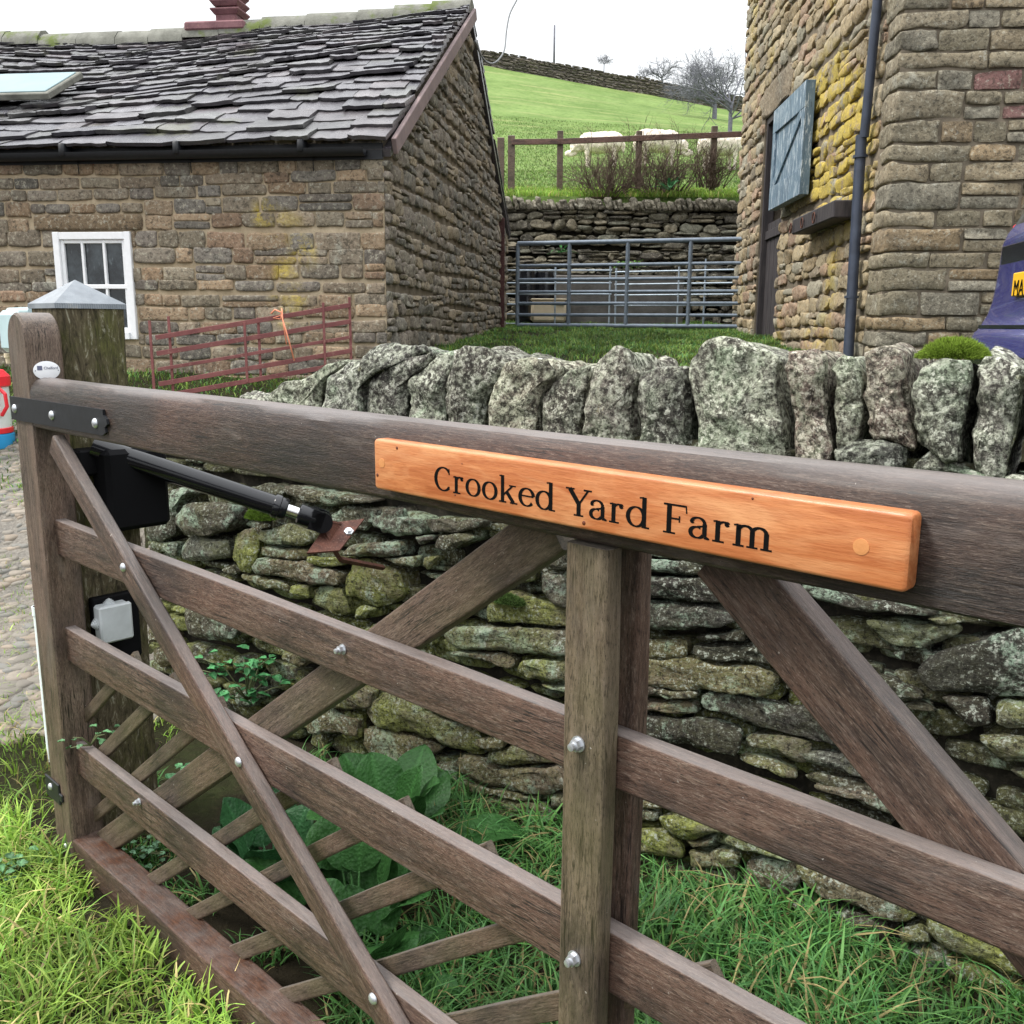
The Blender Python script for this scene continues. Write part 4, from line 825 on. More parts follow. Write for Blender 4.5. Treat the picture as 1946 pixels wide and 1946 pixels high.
# ironwork and bolts
def bolt(u, z, y=0, r=.0105, hexn=False, par=gate):
    mb = MB()
    if hexn: lathe(mb, (u, y, z), (0, -1, 0), [(0, r*1.25), (.002, r*1.25)], 16); lathe(mb, (u, y-.002, z), (0, -1, 0), [(0, r*.95), (.008, r*.95), (.0085, r*.8)], 6); lathe(mb, (u, y-.0105, z), (0, -1, 0), [(0, r*.6), (.006, r*.6), (.0065, r*.4)], 10)
    else: lathe(mb, (u, y, z), (0, -1, 0), [(0, r), (.002, r*.98), (.0045, r*.8), (.0065, r*.45), (.007, .001)], 16)
    return mb.build('bolt', M['zinc'], par, angle=40)
for u, z in ((.581, .961), (1.046, .652), (1.462, .355)): bolt(u, z, -.0025)
for u, z in ((1.908, .976), (1.909, .668)): bolt(u, z, -.0025, .0085, True)
for u, z, y in ((1.361, .957, .029), (.493, .344, .029)): bolt(u, z, y, .0075, True)
bolt(.05, .05, -.001, .009)
m = MB()
ol = [(-.03, 1.249), (.535, 1.254), (.552, 1.262), (.548, 1.272), (.563, 1.281), (.56, 1.292), (.545, 1.300), (.545, 1.312), (-.03, 1.309)]
vs = [(a, y, b) for y in (-.0065, -.0005) for a, b in ol]; n_ = len(ol); m.add(vs, [tuple(range(n_)), tuple(range(n_, 2*n_))[::-1]]+[(k, n_+k, n_+(k+1) % n_, (k+1) % n_) for k in range(n_)])
box(m, (-.028, .04, 1.279), (.003, .045, .03)); st_ = m.build('hinge_strap', M['black_paint'], gate, smooth=False)
for u in (.003, .252, .502):
    b_ = bolt(u, 1.279, -.0065, .0115); b_.parent = st_
m = MB(); box(m, (-.002, -.003, .205), (.05, .003, .032), bev=.003); box(m, (.055, -.003, .2), (.012, .003, .012), bev=.003); lp = m.build('lower_hinge_plate', M['black_paint'], gate, angle=30); b_ = bolt(-.01, .212, -.006, .0105); b_.parent = lp
# oval maker's plate with its print
m = MB(); pc = (.205-.022+.0, 1.388)
def solve_plate():
    # plate sits on the inner side of the stile (facing along the gate)
    p = onplane(88, 704, Gw(sw_-.022, 0, 0), gx); return (p-G0)@gn, p[2]
py_, pz_ = solve_plate(); pu_ = sw_-.022+.001
lathe(m, (0, 0, 0), (1, 0, 0), [(0, 1), (.0025, 1), (.003, .96)], 40); 
v_ = m.v[0]; v_[:, 1] *= .0325; v_[:, 2] *= .0235
pl_o = m.build('maker_plate', M['white_paint'], gate, angle=40, loc=(pu_, py_, pz_))
def text_mesh(name, s, size, mat, parent, loc, rot, ext=.0003, align='LEFT'):
    cu = bpy.data.curves.new(name, 'FONT'); cu.body = s; cu.size = size; cu.extrude = ext; cu.align_x = align; t = bpy.data.objects.new('tmp', cu); COL.objects.link(t)
    bpy.context.view_layer.update(); me = bpy.data.meshes.new_from_object(t.evaluated_get(bpy.context.evaluated_depsgraph_get())); bpy.data.objects.remove(t); me.name = name
    me.materials.clear(); me.materials.append(mat); o = bpy.data.objects.new(name, me); COL.objects.link(o); o.parent = parent; o.location = loc; o.rotation_euler = rot; return o
text_mesh('printed_name', 'Chelford', .0098, M['print'], pl_o, (.0034, -.0075, .003), (math.pi/2, 0, math.pi/2))
for y_ in (-.028, .028): m = MB(); tube(m, [(.0028, y_, .0), (.0038, y_, .0)], .0013, 8); m.build('plate_pin', M['print'], pl_o)
m = MB(); box(m, (.0032, -.017, .0065), (.0004, .006, .0055))
g_ = m.build('printed_logo', M['print'], pl_o, smooth=False)
# ------------------------------------------------------------------ name sign
U0, U1, Z0, Z1 = 1.530, 2.306, 1.262, 1.336; sc_ = Gw((U0+U1)/2, -.0135, (Z0+Z1)/2)
sign = empty('name_sign', tuple(sc_), 'varnished orange wooden sign reading Crooked Yard Farm on the top rail', 'sign', rotz=math.atan2(gx[1], gx[0]))
m = MB(); t_ = np.array([-1, 1]); hw_, hz_ = (U1-U0)/2, (Z1-Z0)/2
# rounded bar: superellipse section rounded ends
xs = np.r_[-hw_, -hw_+.0012, -hw_+.004, -hw_+.008, np.linspace(-hw_+.02, hw_-.02, 20), hw_-.008, hw_-.004, hw_-.0012, hw_]; ins = np.zeros(len(xs)); ins[[0, -1]] = .0035; ins[[1, -2]] = .0015; ins[[2, -3]] = .0002
vs = []
for x, i_ in zip(xs, ins):
    for (cy, cz, a0) in ((-.0125, hz_, 180), (.0125, hz_, 90), (.0125, -hz_, 0), (-.0125, -hz_, -90)):
        for k in range(5):
            r = .0045; an = rad(a0-k*22.5); yy = cy+(r if cy < 0 else -r)+r*math.cos(an); zz = cz+(-r if cz > 0 else r)+r*math.sin(an)
            vs.append((x, yy*(1-i_/.0125*.5), zz*(1-i_/hz_)))
n_ = 20; m.add(vs, [q[::-1] for q in grid_faces(len(xs), n_, True)]+[tuple(range(n_)), tuple((len(xs)-1)*n_+k for k in range(n_))[::-1]])
m.build('sign_board', M['sign'], sign, angle=40)
for u, z, r in ((2.262, 1.2985, .0078), (1.548, 1.302, .0068)):
    m = MB(); lathe(m, (u-(U0+U1)/2, -.0125, z-(Z0+Z1)/2), (0, -1, 0), [(0, r), (.0005, r), (.0006, r-.0006)], 28); m.build('plug', M['peg'], sign, angle=40)
m = MB()
mk_ = plain('knot_brown', (.12, .03, .012), .5)
for x, z, r in ((-.335, .028, .0024), (-.381, -.016, .0028), (-.214, -.024, .0015), (.01, -.0285, .0027), (.229, .03, .0014), (-.2, .02, .001)): m = MB(); lathe(m, (x, -.0125, z), (0, -1, 0), [(0, r), (.0003, r*.9)], 14); m.build('knot', mk_, sign)
def letters():
    """serif letters cut as strokes; unit = x-height"""
    R_ = []                                     # (list of centre points, widths)
    def ln(x, x0, y0, x1, y1, w, w2=None): R_.append(([(x+x0, y0), (x+x1, y1)], [w, w2 or w]))
    def arc(x, cx, cy, rx, ry, a0, a1, wt_=.17, wn=.055, n=22):
        P_ = []; W_ = []
        for k in range(n+1):
            a = rad(a0+(a1-a0)*k/n); P_.append((x+cx+rx*math.cos(a), cy+ry*math.sin(a))); W_.append(wn+(wt_-wn)*abs(math.cos(a))**1.5)
        R_.append((P_, W_))
    def sf(x, x0, x1, y, w=.055): R_.append(([(x+x0, y), (x+x1, y)], [w, w]))
    def C(x): arc(x, .62, .7, .5, .68, 42, 318, .18); ln(x, 1.0, 1.36, 1.0, 1.0, .03, .07); ln(x, .985, .26, 1.03, .28, .05); return 1.22
    def r(x): ln(x, .22, 0, .22, .98, .16); sf(x, .02, .48, .028); ln(x, .04, .93, .2, .965, .05); arc(x, .46, .7, .22, .25, 175, 60, .1, .06); arc(x, .58, .87, .05, .05, 0, 350, .1, .1, 10); return .78
    def o(x): arc(x, .48, .5, .375, .475, 0, 360, .165, .05, 32); return 1.0
    def k(x): ln(x, .22, 0, .22, 1.5, .16); sf(x, .02, .44, .028); ln(x, .04, 1.45, .2, 1.48, .05); ln(x, .28, .42, .78, .95, .07); sf(x, .6, .98, .965, .05); ln(x, .46, .6, .86, .04, .15); sf(x, .66, 1.08, .028); return 1.1
    def e(x): arc(x, .48, .5, .375, .475, 8, 322, .165, .05, 30); ln(x, .14, .56, .85, .56, .055); return .94
    def d(x): arc(x, .46, .5, .365, .475, 0, 360, .16, .05, 32); ln(x, .82, .0, .82, 1.5, .16); ln(x, .6, 1.45, .8, 1.48, .05); sf(x, .82, 1.06, .028); return 1.14
    def Y(x): ln(x, .2, 1.37, .64, .66, .17); ln(x, 1.12, 1.37, .7, .66, .075); ln(x, .66, .72, .66, 0, .17); sf(x, 0, .44, 1.375); sf(x, .9, 1.3, 1.375); sf(x, .42, .9, .028); return 1.12
    def a(x): arc(x, .4, .27, .27, .25, 60, 330, .15, .05); arc(x, .42, .68, .28, .28, 155, -5, .12, .055); ln(x, .7, .7, .7, .1, .15); arc(x, .19, .77, .045, .045, 0, 350, .09, .09, 10); ln(x, .4, .545, .68, .6, .05); ln(x, .7, .1, .9, .03, .12, .05); return .98
    def Fc(x): ln(x, .3, 0, .3, 1.4, .17); sf(x, .06, 1.02, 1.375, .06); ln(x, 1.0, 1.38, 1.03, 1.05, .05, .04); sf(x, .34, .74, .73, .055); ln(x, .74, .88, .74, .58, .05); sf(x, .06, .58, .028); return 1.06
    def mm(x):
        for q in (.22, .74, 1.26): ln(x, q, 0, q, .75 if q > .3 else .98, .155); sf(x, q-.2, q+.22, .028)
        ln(x, .04, .93, .2, .965, .05)
        for q in (.48, 1.0): arc(x, q, .68, .26, .27, 172, 0, .13, .065)
        return 1.6
    x = 0; LI = []
    for ch in 'Crooked Yard Farm':
        if ch == ' ': x += .45; continue
        LI.append(len(R_)); x += {'C': C, 'r': r, 'o': o, 'k': k, 'e': e, 'd': d, 'Y': Y, 'a': a, 'F': Fc, 'm': mm}[ch](x)+.02
    return R_, x, LI
R_, tw, LI = letters(); mb = MB(); sx = (2.176-1.662)/tw; szy = .0232
for i, (P_, W_) in enumerate(R_):
    if i in LI and i > 0: mb.build('letter', M['text'], sign, smooth=False); mb = MB()
    P_ = np.array(P_)*[sx, szy]; d_ = np.gradient(P_, axis=0); d_ /= np.linalg.norm(d_, axis=1)[:, None]; nn_ = np.c_[-d_[:, 1], d_[:, 0]]; hw = (np.array(W_)*1.36*(sx+szy)/2/2)[:, None]
    x0 = 1.662-(U0+U1)/2; z0 = 1.2778-(Z0+Z1)/2; yy = -.01275-.00003*(i % 7)
    a_ = P_+nn_*hw; b_ = P_-nn_*hw; vs = [(x0+q[0], yy, z0+q[1]) for q in a_]+[(x0+q[0], yy, z0+q[1]) for q in b_]; n_ = len(a_); vs += [(p[0], p[1]+.0002, p[2]) for p in vs]
    f = [(k, k+1, n_+k+1, n_+k) for k in range(n_-1)]+[(2*n_+k, 3*n_+k, 3*n_+k+1, 2*n_+k+1) for k in range(n_-1)]; mb.add(vs, f)
mb.build('letter', M['text'], sign, smooth=False)
# ------------------------------------------------------------------ mossy gate post with pyramid cap
pu, po = -.04, .19; pp_ = Gw(pu, po, 0)
post = empty('gate_post', tuple(pp_), 'thick mossy square timber post with grey pyramid cap behind the gate stile', 'post', rotz=math.atan2(gx[1], gx[0]))
m = MB(); h_ = .09; t = np.linspace(-1, 1, 13); zs = np.linspace(-.1, 1.54, 70); vs = []
ring = [(a, -1) for a in t[:-1]]+[(1, a) for a in t[:-1]]+[(-a, 1) for a in t[:-1]]+[(-1, -a) for a in t[:-1]]
for z in zs:
    for a, b in ring:
        c_ = np.clip(np.array([a, b])*h_, -(h_-.008), h_-.008); d_ = np.array([a, b])*h_-c_; L_ = np.linalg.norm(d_); p = c_+(d_/L_*.008 if L_ > 0 else 0)
        vs.append((z, p[0], p[1]))
vs = np.array(vs); q_ = np.c_[vs[:, 0]*1.5, vs[:, 1:]*30]; vs[:, 1:] *= (1+.03*fbm(q_, 1.5, 3, 5))[:, None]
n_ = len(ring); m.add(vs, grid_faces(len(zs), n_, True)+[tuple(range(n_))[::-1], tuple((len(zs)-1)*n_+k for k in range(n_))])
def m_post():
    n = NT('mossy_post_timber', .85, .2); g = n.noise(n.map(n.obj, (7, 26, 26)), 2, 7, .8, .7); g2 = n.noise(n.map(n.obj, (9, 60, 60)), 2, 5, .7); a = n.noise(n.obj, 5, 5, .7)
    c = n.mix(n.step(g, .38, .62), (.03, .025, .015), (.17, .14, .085)); c = n.mix(n.step(a, .46, .66, 0, .6), c, n.mix(n.step(g2, .4, .6), (.04, .045, .012), (.13, .14, .035))); c = n.mix(n.step(g, .57, .63, 0, .8), c, (.34, .33, .25)); c = n.mix(n.step(g2, .4, .33, 0, .8), c, (.015, .013, .008))
    return n.done(c, n.bump(n.math('ADD', g, g2), .008, .9))
pt_ = m.build('timber', m_post(), post, angle=50, rot=(0, -math.pi/2, 0))
m = MB(); e_ = .094
vs = [(-e_, -e_, 1.535), (e_, -e_, 1.535), (e_, e_, 1.535), (-e_, e_, 1.535), (-e_, -e_, 1.548), (e_, -e_, 1.548), (e_, e_, 1.548), (-e_, e_, 1.548), (0, 0, 1.612)]
m.add(vs, [(3, 2, 1, 0), (0, 1, 5, 4), (1, 2, 6, 5), (2, 3, 7, 6), (3, 0, 4, 7), (4, 5, 8), (5, 6, 8), (6, 7, 8), (7, 4, 8)])
def m_cap():
    n = NT('weathered_cap', .4, .4); w = n.wave(n.map(n.obj, (1, 1, 1), (0, 0, .78)), 75, 1, 2, 1, 'X'); a = n.noise(n.obj, 12, 5, .7); c = n.mix(n.step(a, .35, .65), (.18, .2, .22), (.32, .35, .38)); c = n.mix(n.step(w, .3, .8, 0, .5), c, (.13, .15, .18)); c = n.mix(n.step(a, .62, .72, 0, .7), c, (.4, .36, .26)); return n.done(c, n.bump(w, .001))
m.build('post_cap', m_cap(), post, smooth=False)
# pale plastic lamp/keypad housing clamped to the far side of the post
kb_ = empty('plastic_housing', tuple(onplane(38, 630, Gw(0, .17, 0), gn)), 'pale blue-grey plastic housing fixed to the left of the gate post top', 'electrical box', rotz=math.atan2(gx[1], gx[0]))
m = MB(); box(m, (.0, 0, 0), (.07, .03, .055), bev=.015); box(m, (.0, -.02, -.0), (.076, .016, .062), bev=.014); m.build('housing_body', M['pale_plastic'], kb_, angle=30)
m = MB(); tube(m, [(-.04, -.01, .058), (.14, -.01, .058)], .012, 14); m.build('housing_hinge', M['pale_plastic'], kb_, angle=40)
m = MB(); lathe(m, (-.06, -.02, -.066), (0, 0, -1), [(0, .012), (.012, .012), (.014, .009), (.03, .008)], 12); m.build('cable_gland', M['cream_plastic'], kb_, angle=40)
# junction box on a black board fixed to the post
pf = Gw(pu+.09, 0, 0)
jx = lambda x, y, off: onplane(x, y, Gw(pu+.09+off, 0, 0), gx)
def loc_o(p): return float((p-G0)@gn), float(p[2])
a1 = loc_o(jx(190, 1150, .09)); a2 = loc_o(jx(250, 1145, .09)); a3 = loc_o(jx(252, 1212, .09)); 
jc = Gw(pu+.09+.05, (a1[0]+a2[0])/2, (a2[1]+a3[1])/2); jw = (a2[0]-a1[0])/2; jh = (a2[1]-a3[1])/2
jb = empty('junction_box', tuple(jc), 'grey square junction box with ribbed grommets low on the gate post', 'electrical box', rotz=math.atan2(gx[1], gx[0]))
m = MB(); box(m, (.012, 0, 0), (.024, jw, jh), bev=.006); box(m, (.03, 0, 0), (.008, jw+.002, jh+.002), bev=.005); m.build('box_body', M['grey_plastic'], jb, angle=30)
for o_, d_ in (((.005, -jw*.1, jh), (0, 0, 1)), ((.005, -jw, 0), (0, -1, 0))):
    m = MB(); lathe(m, o_, d_, [(0, .016), (.003, .016), (.0035, .012), (.007, .012), (.0075, .008), (.011, .008), (.0115, .004), (.014, .003)], 16); m.build('grommet', M['grey_plastic'], jb, angle=30)
m = MB(); box(m, (-.026, jw*.5, -.03), (.014, jw*1.5, jh*1.9), bev=.004); m.build('back_board', M['black_matt'], jb, angle=30)
# electric ram with motor housing, and the rusty bracket it is pinned to
ps = Gw(.13, .27, 1.105); r1 = ray(520, 960); p_end = CAM+r1*2.62; p0_ = onplane(250, 872, Gw(.15, 0, 0), gx); dr = p_end-p0_; dr /= np.linalg.norm(dr)
ram = empty('gate_opener_arm', tuple(p0_), 'black electric gate ram with chrome rod behind the top rail', 'gate opener')
m = MB(); tube(m, [p0_-dr*.1, p_end], .029, 20); adopt(m.build('ram_tube', M['black_plastic'], angle=50), ram)
m = MB(); lathe(m, p_end-dr*.002, dr, [(0, .031), (.004, .034), (.018, .034), (.02, .031), (.035, .031), (.04, .028)], 20); adopt(m.build('end_collar', M['black_plastic'], angle=40), ram)
m = MB(); tube(m, [p_end+dr*.03, p_end+dr*.085], .017, 16); adopt(m.build('chrome_rod', M['chrome'], angle=50), ram)
up_ = np.array([0, 0, 1.])-dr*dr[2]; up_ /= np.linalg.norm(up_); sd_ = np.cross(dr, up_)
m = MB(); lathe(m, p_end+dr*.07, dr, [(0, .024), (.004, .03), (.05, .03), (.055, .028)], 20)
for s_ in (-1, 1):
    for k in range(1):
        c_ = p_end+dr*.14+sd_*s_*.02; lathe(m, c_-sd_*.009, sd_, [(0, .03), (.018, .03)], 22); box(m, p_end+dr*.125+sd_*s_*.02, (.018, .009, .029), [dr, sd_, up_])
adopt(m.build('clevis', M['black_plastic'], angle=40), ram)
m = MB(); mo = onplane(250, 925, Gw(.12, 0, 0), gx); box(m, mo, (.05, .085, .11), [gx, gn, (0, 0, 1)], .012); box(m, mo+gx*-.04+gn*-.06+np.array([0, 0, .075])+np.array([0, 0, .0]), (.03, .07, .035), [gx, gn, (0, 0, 1)], .006)
adopt(m.build('motor_housing', M['black_matt'], angle=30), ram)
pv = p_end+dr*.145
bc = empty('rusty_bracket', tuple(pv), 'rusty steel bracket plate pinned to the end of the black ram', 'bracket')
bn = np.array([.12, -.5, .86]); bn /= np.linalg.norm(bn); bpp = pv-bn*.035
cr = [onplane(x, y, bpp, bn) for x, y in ((583, 1052), (645, 1047), (692, 987), (622, 996))]; bcen = sum(cr)/4; rb_ = cr[3]-cr[0]; rb_ /= np.linalg.norm(rb_); ra = np.cross(rb_, bn)
def slabq(mb, q, n_, t): q = [np.asarray(x) for x in q]; k = len(q); mb.add([x-n_*t for x in q]+[x+n_*t for x in q], [tuple(range(k))[::-1], tuple(range(k, 2*k))]+[(i, (i+1) % k, k+(i+1) % k, k+i) for i in range(k)])
m = MB(); slabq(m, cr, bn, .003); adopt(m.build('base_plate', M['rust_iron'], smooth=False), bc)
m = MB(); l0 = pv-dr*.02; slabq(m, [l0+bn*.018, l0-bn*.02, bcen-bn*.001-rb_*.03, bcen-bn*.001+rb_*.06, pv+dr*.02+bn*.01], np.cross(dr, bn)/np.linalg.norm(np.cross(dr, bn)), .004); adopt(m.build('lug', M['rust_iron'], smooth=False), bc)
m = MB(); sk_ = bcen-rb_*.03; tube(m, [sk_-bn*.003, sk_-bn*.05+np.array([.02, .04, -.02]), sk_+np.array([.1, .34, -.16])], .009, 4); adopt(m.build('strut', M['rust_iron'], smooth=False), bc)
m = MB(); lathe(m, bcen+ra*.03+rb_*.03+bn*.003, bn, [(0, .014), (.006, .014), (.0065, .009), (.012, .009)], 6); adopt(m.build('nut', M['zinc'], angle=40), bc)
# white pipe seen past the stile
wp = atY(84, 1300, 3.0); wz = float(terrain(wp[0], wp[1])); top_ = atY(72, 1152, 3.0)[2]
m = MB(); tube(m, [(0, 0, -.1), (0, 0, top_-wz)], .013, 14); tube(m, [(0, 0, top_-wz-.03), (0, 0, top_-wz)], .016, 14); tag(m.build('plastic_pipe', M['white_plastic'], angle=40, loc=(wp[0], wp[1], wz)), 'white plastic pipe standing in the grass beside the gate stile', 'pipe')
# red, white and blue tub at the left edge
tp = atY(-40, 815, 6.2); tz = float(terrain(tp[0], tp[1])); tb = empty('plastic_tub', (tp[0], tp[1], tz), 'red and white plastic tub on a blue base at the left edge', 'tub')
m = MB(); lathe(m, (0, 0, 0), (0, 0, 1), [(0, .2), (.04, .21), (.09, .21), (.1, .19)], 28); m.build('blue_base', M['blue_plastic'], tb, angle=40)
m = MB(); lathe(m, (0, 0, .1), (0, 0, 1), [(0, .19), (.02, .2), (.3, .2), (.31, .18)], 28); m.build('white_body', M['white_plastic'], tb, angle=40)
m = MB(); lathe(m, (0, 0, .4), (0, 0, 1), [(0, .2), (.01, .215), (.07, .215), (.11, .18), (.12, .1)], 28); lathe(m, (0, 0, .1), (0, 0, 1), [(0, .205), (.03, .207), (.035, .2)], 28); lathe(m, (.06, -.17, .27), (0, -1, 0), [(0, .09), (.04, .085), (.045, .06)], 24); tube(m, [(.19, -.06, .4), (.24, -.08, .36), (.245, -.08, .28), (.2, -.07, .22)], .012, 8); m.build('red_lid', M['red_plastic'], tb, angle=40)
# ------------------------------------------------------------------ red sheep hurdle leaning by the cottage wall
def hurdle(label, name, pts, rails, ups, mat, r, group=None, cat='hurdle', sec=8, extra=None):
    """pts: two base points; rails: list of heights; ups: fractions along"""
    a, b = np.array(pts[0], float), np.array(pts[1], float); L_ = np.linalg.norm(b-a); d = (b-a)/L_
    root = empty(name, tuple(a), label, cat, group=group)
    for h in rails:
        m = MB(); tube(m, [(0, 0, h), tuple(b-a+np.array([0, 0, h]))], r, sec); m.build('rail', M[mat], root, angle=50)
    for t_ in ups:
        m = MB(); c_ = (b-a)*t_; tube(m, [c_+np.array([0, 0, min(rails)-.03]), c_+np.array([0, 0, max(rails)+.03])], r*1.1, sec); m.build('upright', M[mat], root, angle=50)
    return root, a, b
def prect(x, y, Y): return atY(x, y, Y)
ra_ = prect(288, 650, 6.75); rb2 = prect(664, 588, 7.15); la = prect(288, 742, 6.75)
hr = empty('sheep_hurdle', (ra_[0], ra_[1], la[2]), 'rusty red steel sheep hurdle leaning against the cottage wall', 'hurdle')
H_ = ra_[2]-la[2]+.03; d_ = rb2-ra_
m0 = [((0, .0), (1, 0.)), ]
rootz = la[2]
for k, (f0, f1) in enumerate(((1, 1), (.70, .68), (.40, .37), (.12, .1), (-.12, -.14))):
    m = MB(); a_ = np.array([0, 0, H_*f0]); b_ = d_+np.array([0, 0, H_*f1]); a_[0] += .03; up3 = np.array([0, 0, 1.]); dd_ = b_-a_; L_ = np.linalg.norm(dd_); dd_ /= L_; nn3 = np.cross(dd_, up3); nn3 /= np.linalg.norm(nn3)
    box(m, (a_+b_)/2, (L_/2, .006, .017 if k != 2 else .012), [dd_, nn3, np.cross(nn3, dd_)], .002); m.build('rail', M['rust_red'], hr, angle=30)
for t_, ex in ((0, .12), (.085, .13), (.46, 0), (.525, 0.02), (.865, .05), (1., .06)):
    m = MB(); c_ = d_*t_; box(m, c_+np.array([0, -.012 if t_ in (0, .46, .865) else .014, H_*.42+ex/2]), (.009, .005, H_*.58+ex/2), None, .001); m.build('upright', M['rust_red'], hr, angle=30)
m = MB(); c_ = d_*.64+np.array([0, -.03, H_*1.0]); tube(m, [c_+np.array(q) for q in ((-.06, 0, .02), (-.03, 0, .05), (.02, -.01, .03), (.01, 0, -.02), (-.04, -.01, -.01), (.02, -.02, .01), (.06, -.02, -.14), (.1, -.01, -.32))], .006, 5); tube(m, [c_+np.array(q) for q in ((.02, 0, .06), (.03, -.02, -.02), (.05, -.02, -.2))], .005, 5)
tw_ = m.build('baler_twine', M['twine']); tw_.location = hr.location; tag(tw_, 'orange baler twine knotted round the top rail of the red hurdle', 'twine')
# ------------------------------------------------------------------ steel field gate between the buildings
ga = atY(983, 618, 14.3); gb = atY(1420, 610, 13.3); gz = float(ga[2]); gd3 = gb-ga; gd3[2] = 0; HG = atY(983, 463, 14.3)[2]-ga[2]
sg = empty('field_gate', tuple(ga), 'grey tubular steel field gate closing the gap between cottage and barn', 'gate')
for k, h in enumerate((0, .13, .27, .41, .56, .73, 1.)):
    m = MB(); tube(m, [(0, 0, h*HG), tuple(gd3+np.array([0, 0, h*HG+.0]))], .032 if k in (0, 6) else .024, 10); m.build('rail', M['galv_dark'], sg, angle=50)
for t_ in (0, .235, .49, .755, 1.):
    m = MB(); tube(m, [gd3*t_+np.array([0, 0, -.01]), gd3*t_+np.array([0, 0, HG])], .03, 10); m.build('upright', M['galv_dark'], sg, angle=50)
# galvanised sheep hurdles behind it
hzb = 1.5
def gh(x0, x1, Y0, Y1, ytop0, label, rails=6, ylow=585, ups=(0, .5, 1)):
    a = atY(x0, ytop0, Y0); b = atY(x1, ytop0, Y1); zt = a[2]; zb = float(terrain(a[0], a[1]))+.02; H3 = zt-zb
    root = empty('sheep_hurdle', (a[0], a[1], zb), label, 'hurdle', group='galvanised hurdles behind the field gate'); d = b-a; d[2] = 0
    for k in range(rails):
        m = MB(); h = H3*(1-(k/(rails-1))**.9); tube(m, [(0, 0, h+.0), tuple(d+np.array([0, 0, h]))], .013, 8); m.build('rail', M['galv'], root, angle=50)
    for t_ in ups:
        m = MB(); tube(m, [d*t_+np.array([0, 0, -.02]), d*t_+np.array([0, 0, H3+.06])], .014, 8); m.build('upright', M['galv'], root, angle=50)
gh(950, 1163, 14.9, 14.7, 514, 'left galvanised sheep hurdle in front of the cream box', ups=(.5, .985))
gh(1169, 1420, 14.8, 13.9, 517, 'middle galvanised sheep hurdle in front of the stone trough', ups=(0.01, .5, .98))
gh(1338, 1450, 14.4, 14.2, 500, 'right galvanised sheep hurdle beside the barn corner', ups=(0.03, .9))
# dark rusty post at the gable end with twine
pz = atY(950, 612, 13.9); zt_ = atY(950, 421, 13.9)[2]; zb_ = float(terrain(pz[0], pz[1]))
m = MB(); box(m, (0, 0, (zt_-zb_)/2), (.065, .05, (zt_-zb_)/2+.05), bev=.012); tag(m.build('gate_post', M['rust_post'], angle=30, loc=(pz[0], pz[1], zb_)), 'dark rusty brown post at the end of the cottage gable', 'post')
# cream box, water butts, trough
bz = atY(1042, 600, 15.0); zb_ = float(terrain(bz[0], bz[1])); m = MB(); box(m, (0, 0, .17), (.27, .2, .17), bev=.04)
cb = tag(m.build('storage_box', M['cream_plastic'], angle=40, loc=(bz[0], bz[1], zb_+.03)), 'cream plastic box behind the steel gate', 'box')
m = MB(); box(m, (0, -.0, .35), (.275, .205, .012), bev=.01); g_ = m.build('lid', M['cream_plastic'], cb, angle=30)
for x, h, lab in ((1002, .85, 'left dark water butt behind the cream box'), (1037, .8, 'right dark water butt behind the cream box')):
    q = atY(x, 600, 15.35); zb_ = float(terrain(q[0], q[1])); m = MB(); lathe(m, (0, 0, 0), (0, 0, 1), [(0, .17), (.05, .18), (h*.5, .2), (h-.05, .18), (h, .17), (h+.02, .12)], 20)
    tag(m.build('water_butt', M['black_plastic'], angle=40, loc=(q[0], q[1], zb_)), lab, 'barrel', 'dark water butts behind the steel gate')
ta, tc_ = atY(1055, 520, 15.1), atY(1300, 520, 15.1); zb_ = float(terrain(ta[0], ta[1])); L_ = tc_[0]-ta[0]; Ht = .78
m = MB(); box(m, (L_/2, .05, Ht/2), (L_/2, .06, Ht/2), bev=.02); box(m, (L_/2, .75, Ht/2), (L_/2, .06, Ht/2), bev=.02); box(m, (.06, .4, Ht/2-.004), (.055, .29, Ht/2-.004)); box(m, (L_-.06, .4, Ht/2-.004), (.055, .29, Ht/2-.004)); box(m, (L_/2, .4, Ht-.15), (L_/2-.115, .29, .02))
tag(m.build('stone_trough', M['concrete'], angle=30, loc=(ta[0], ta[1]-.05, zb_-.02)), 'long dark stone trough with weeds growing on top behind the steel gate', 'trough')
# ------------------------------------------------------------------ retaining wall at the back of the yard
RY = 16.0; zt2 = atY(1160, 378, RY)[2]
PR = lambda u, v, h: np.c_[u, np.full(len(u), RY)-h+.0*u+(np.asarray(v)-1.5)*.06, v]
rw = empty('retaining_wall', (1.2, RY, 1.5), 'dark rubble retaining wall across the back of the yard below the field', 'stone wall')
m = MB(); masonry(m, lambda u, v, h: PR(u, v, h-.05), (-1.6, 5.2), (1.4, zt2-.14), (.07, .14), (.12, .3), .01, .06, 52, [(.15, .14, .1), (.12, .11, .09)], noise=.4, wav=.06, rnd=.2); masonry(m, PR, (-1.6, 5.2), (1.4, zt2-.14), (.08, .2), (.12, .42), .022, .07, 51, [(.23, .215, .16), (.26, .235, .17), (.18, .165, .13), (.32, .28, .2), (.22, .22, .17), (.13, .12, .1)], noise=.45, wav=.035, rnd=.25, split=.4, wfn=None)
rng = random.Random(4); u = -1.6
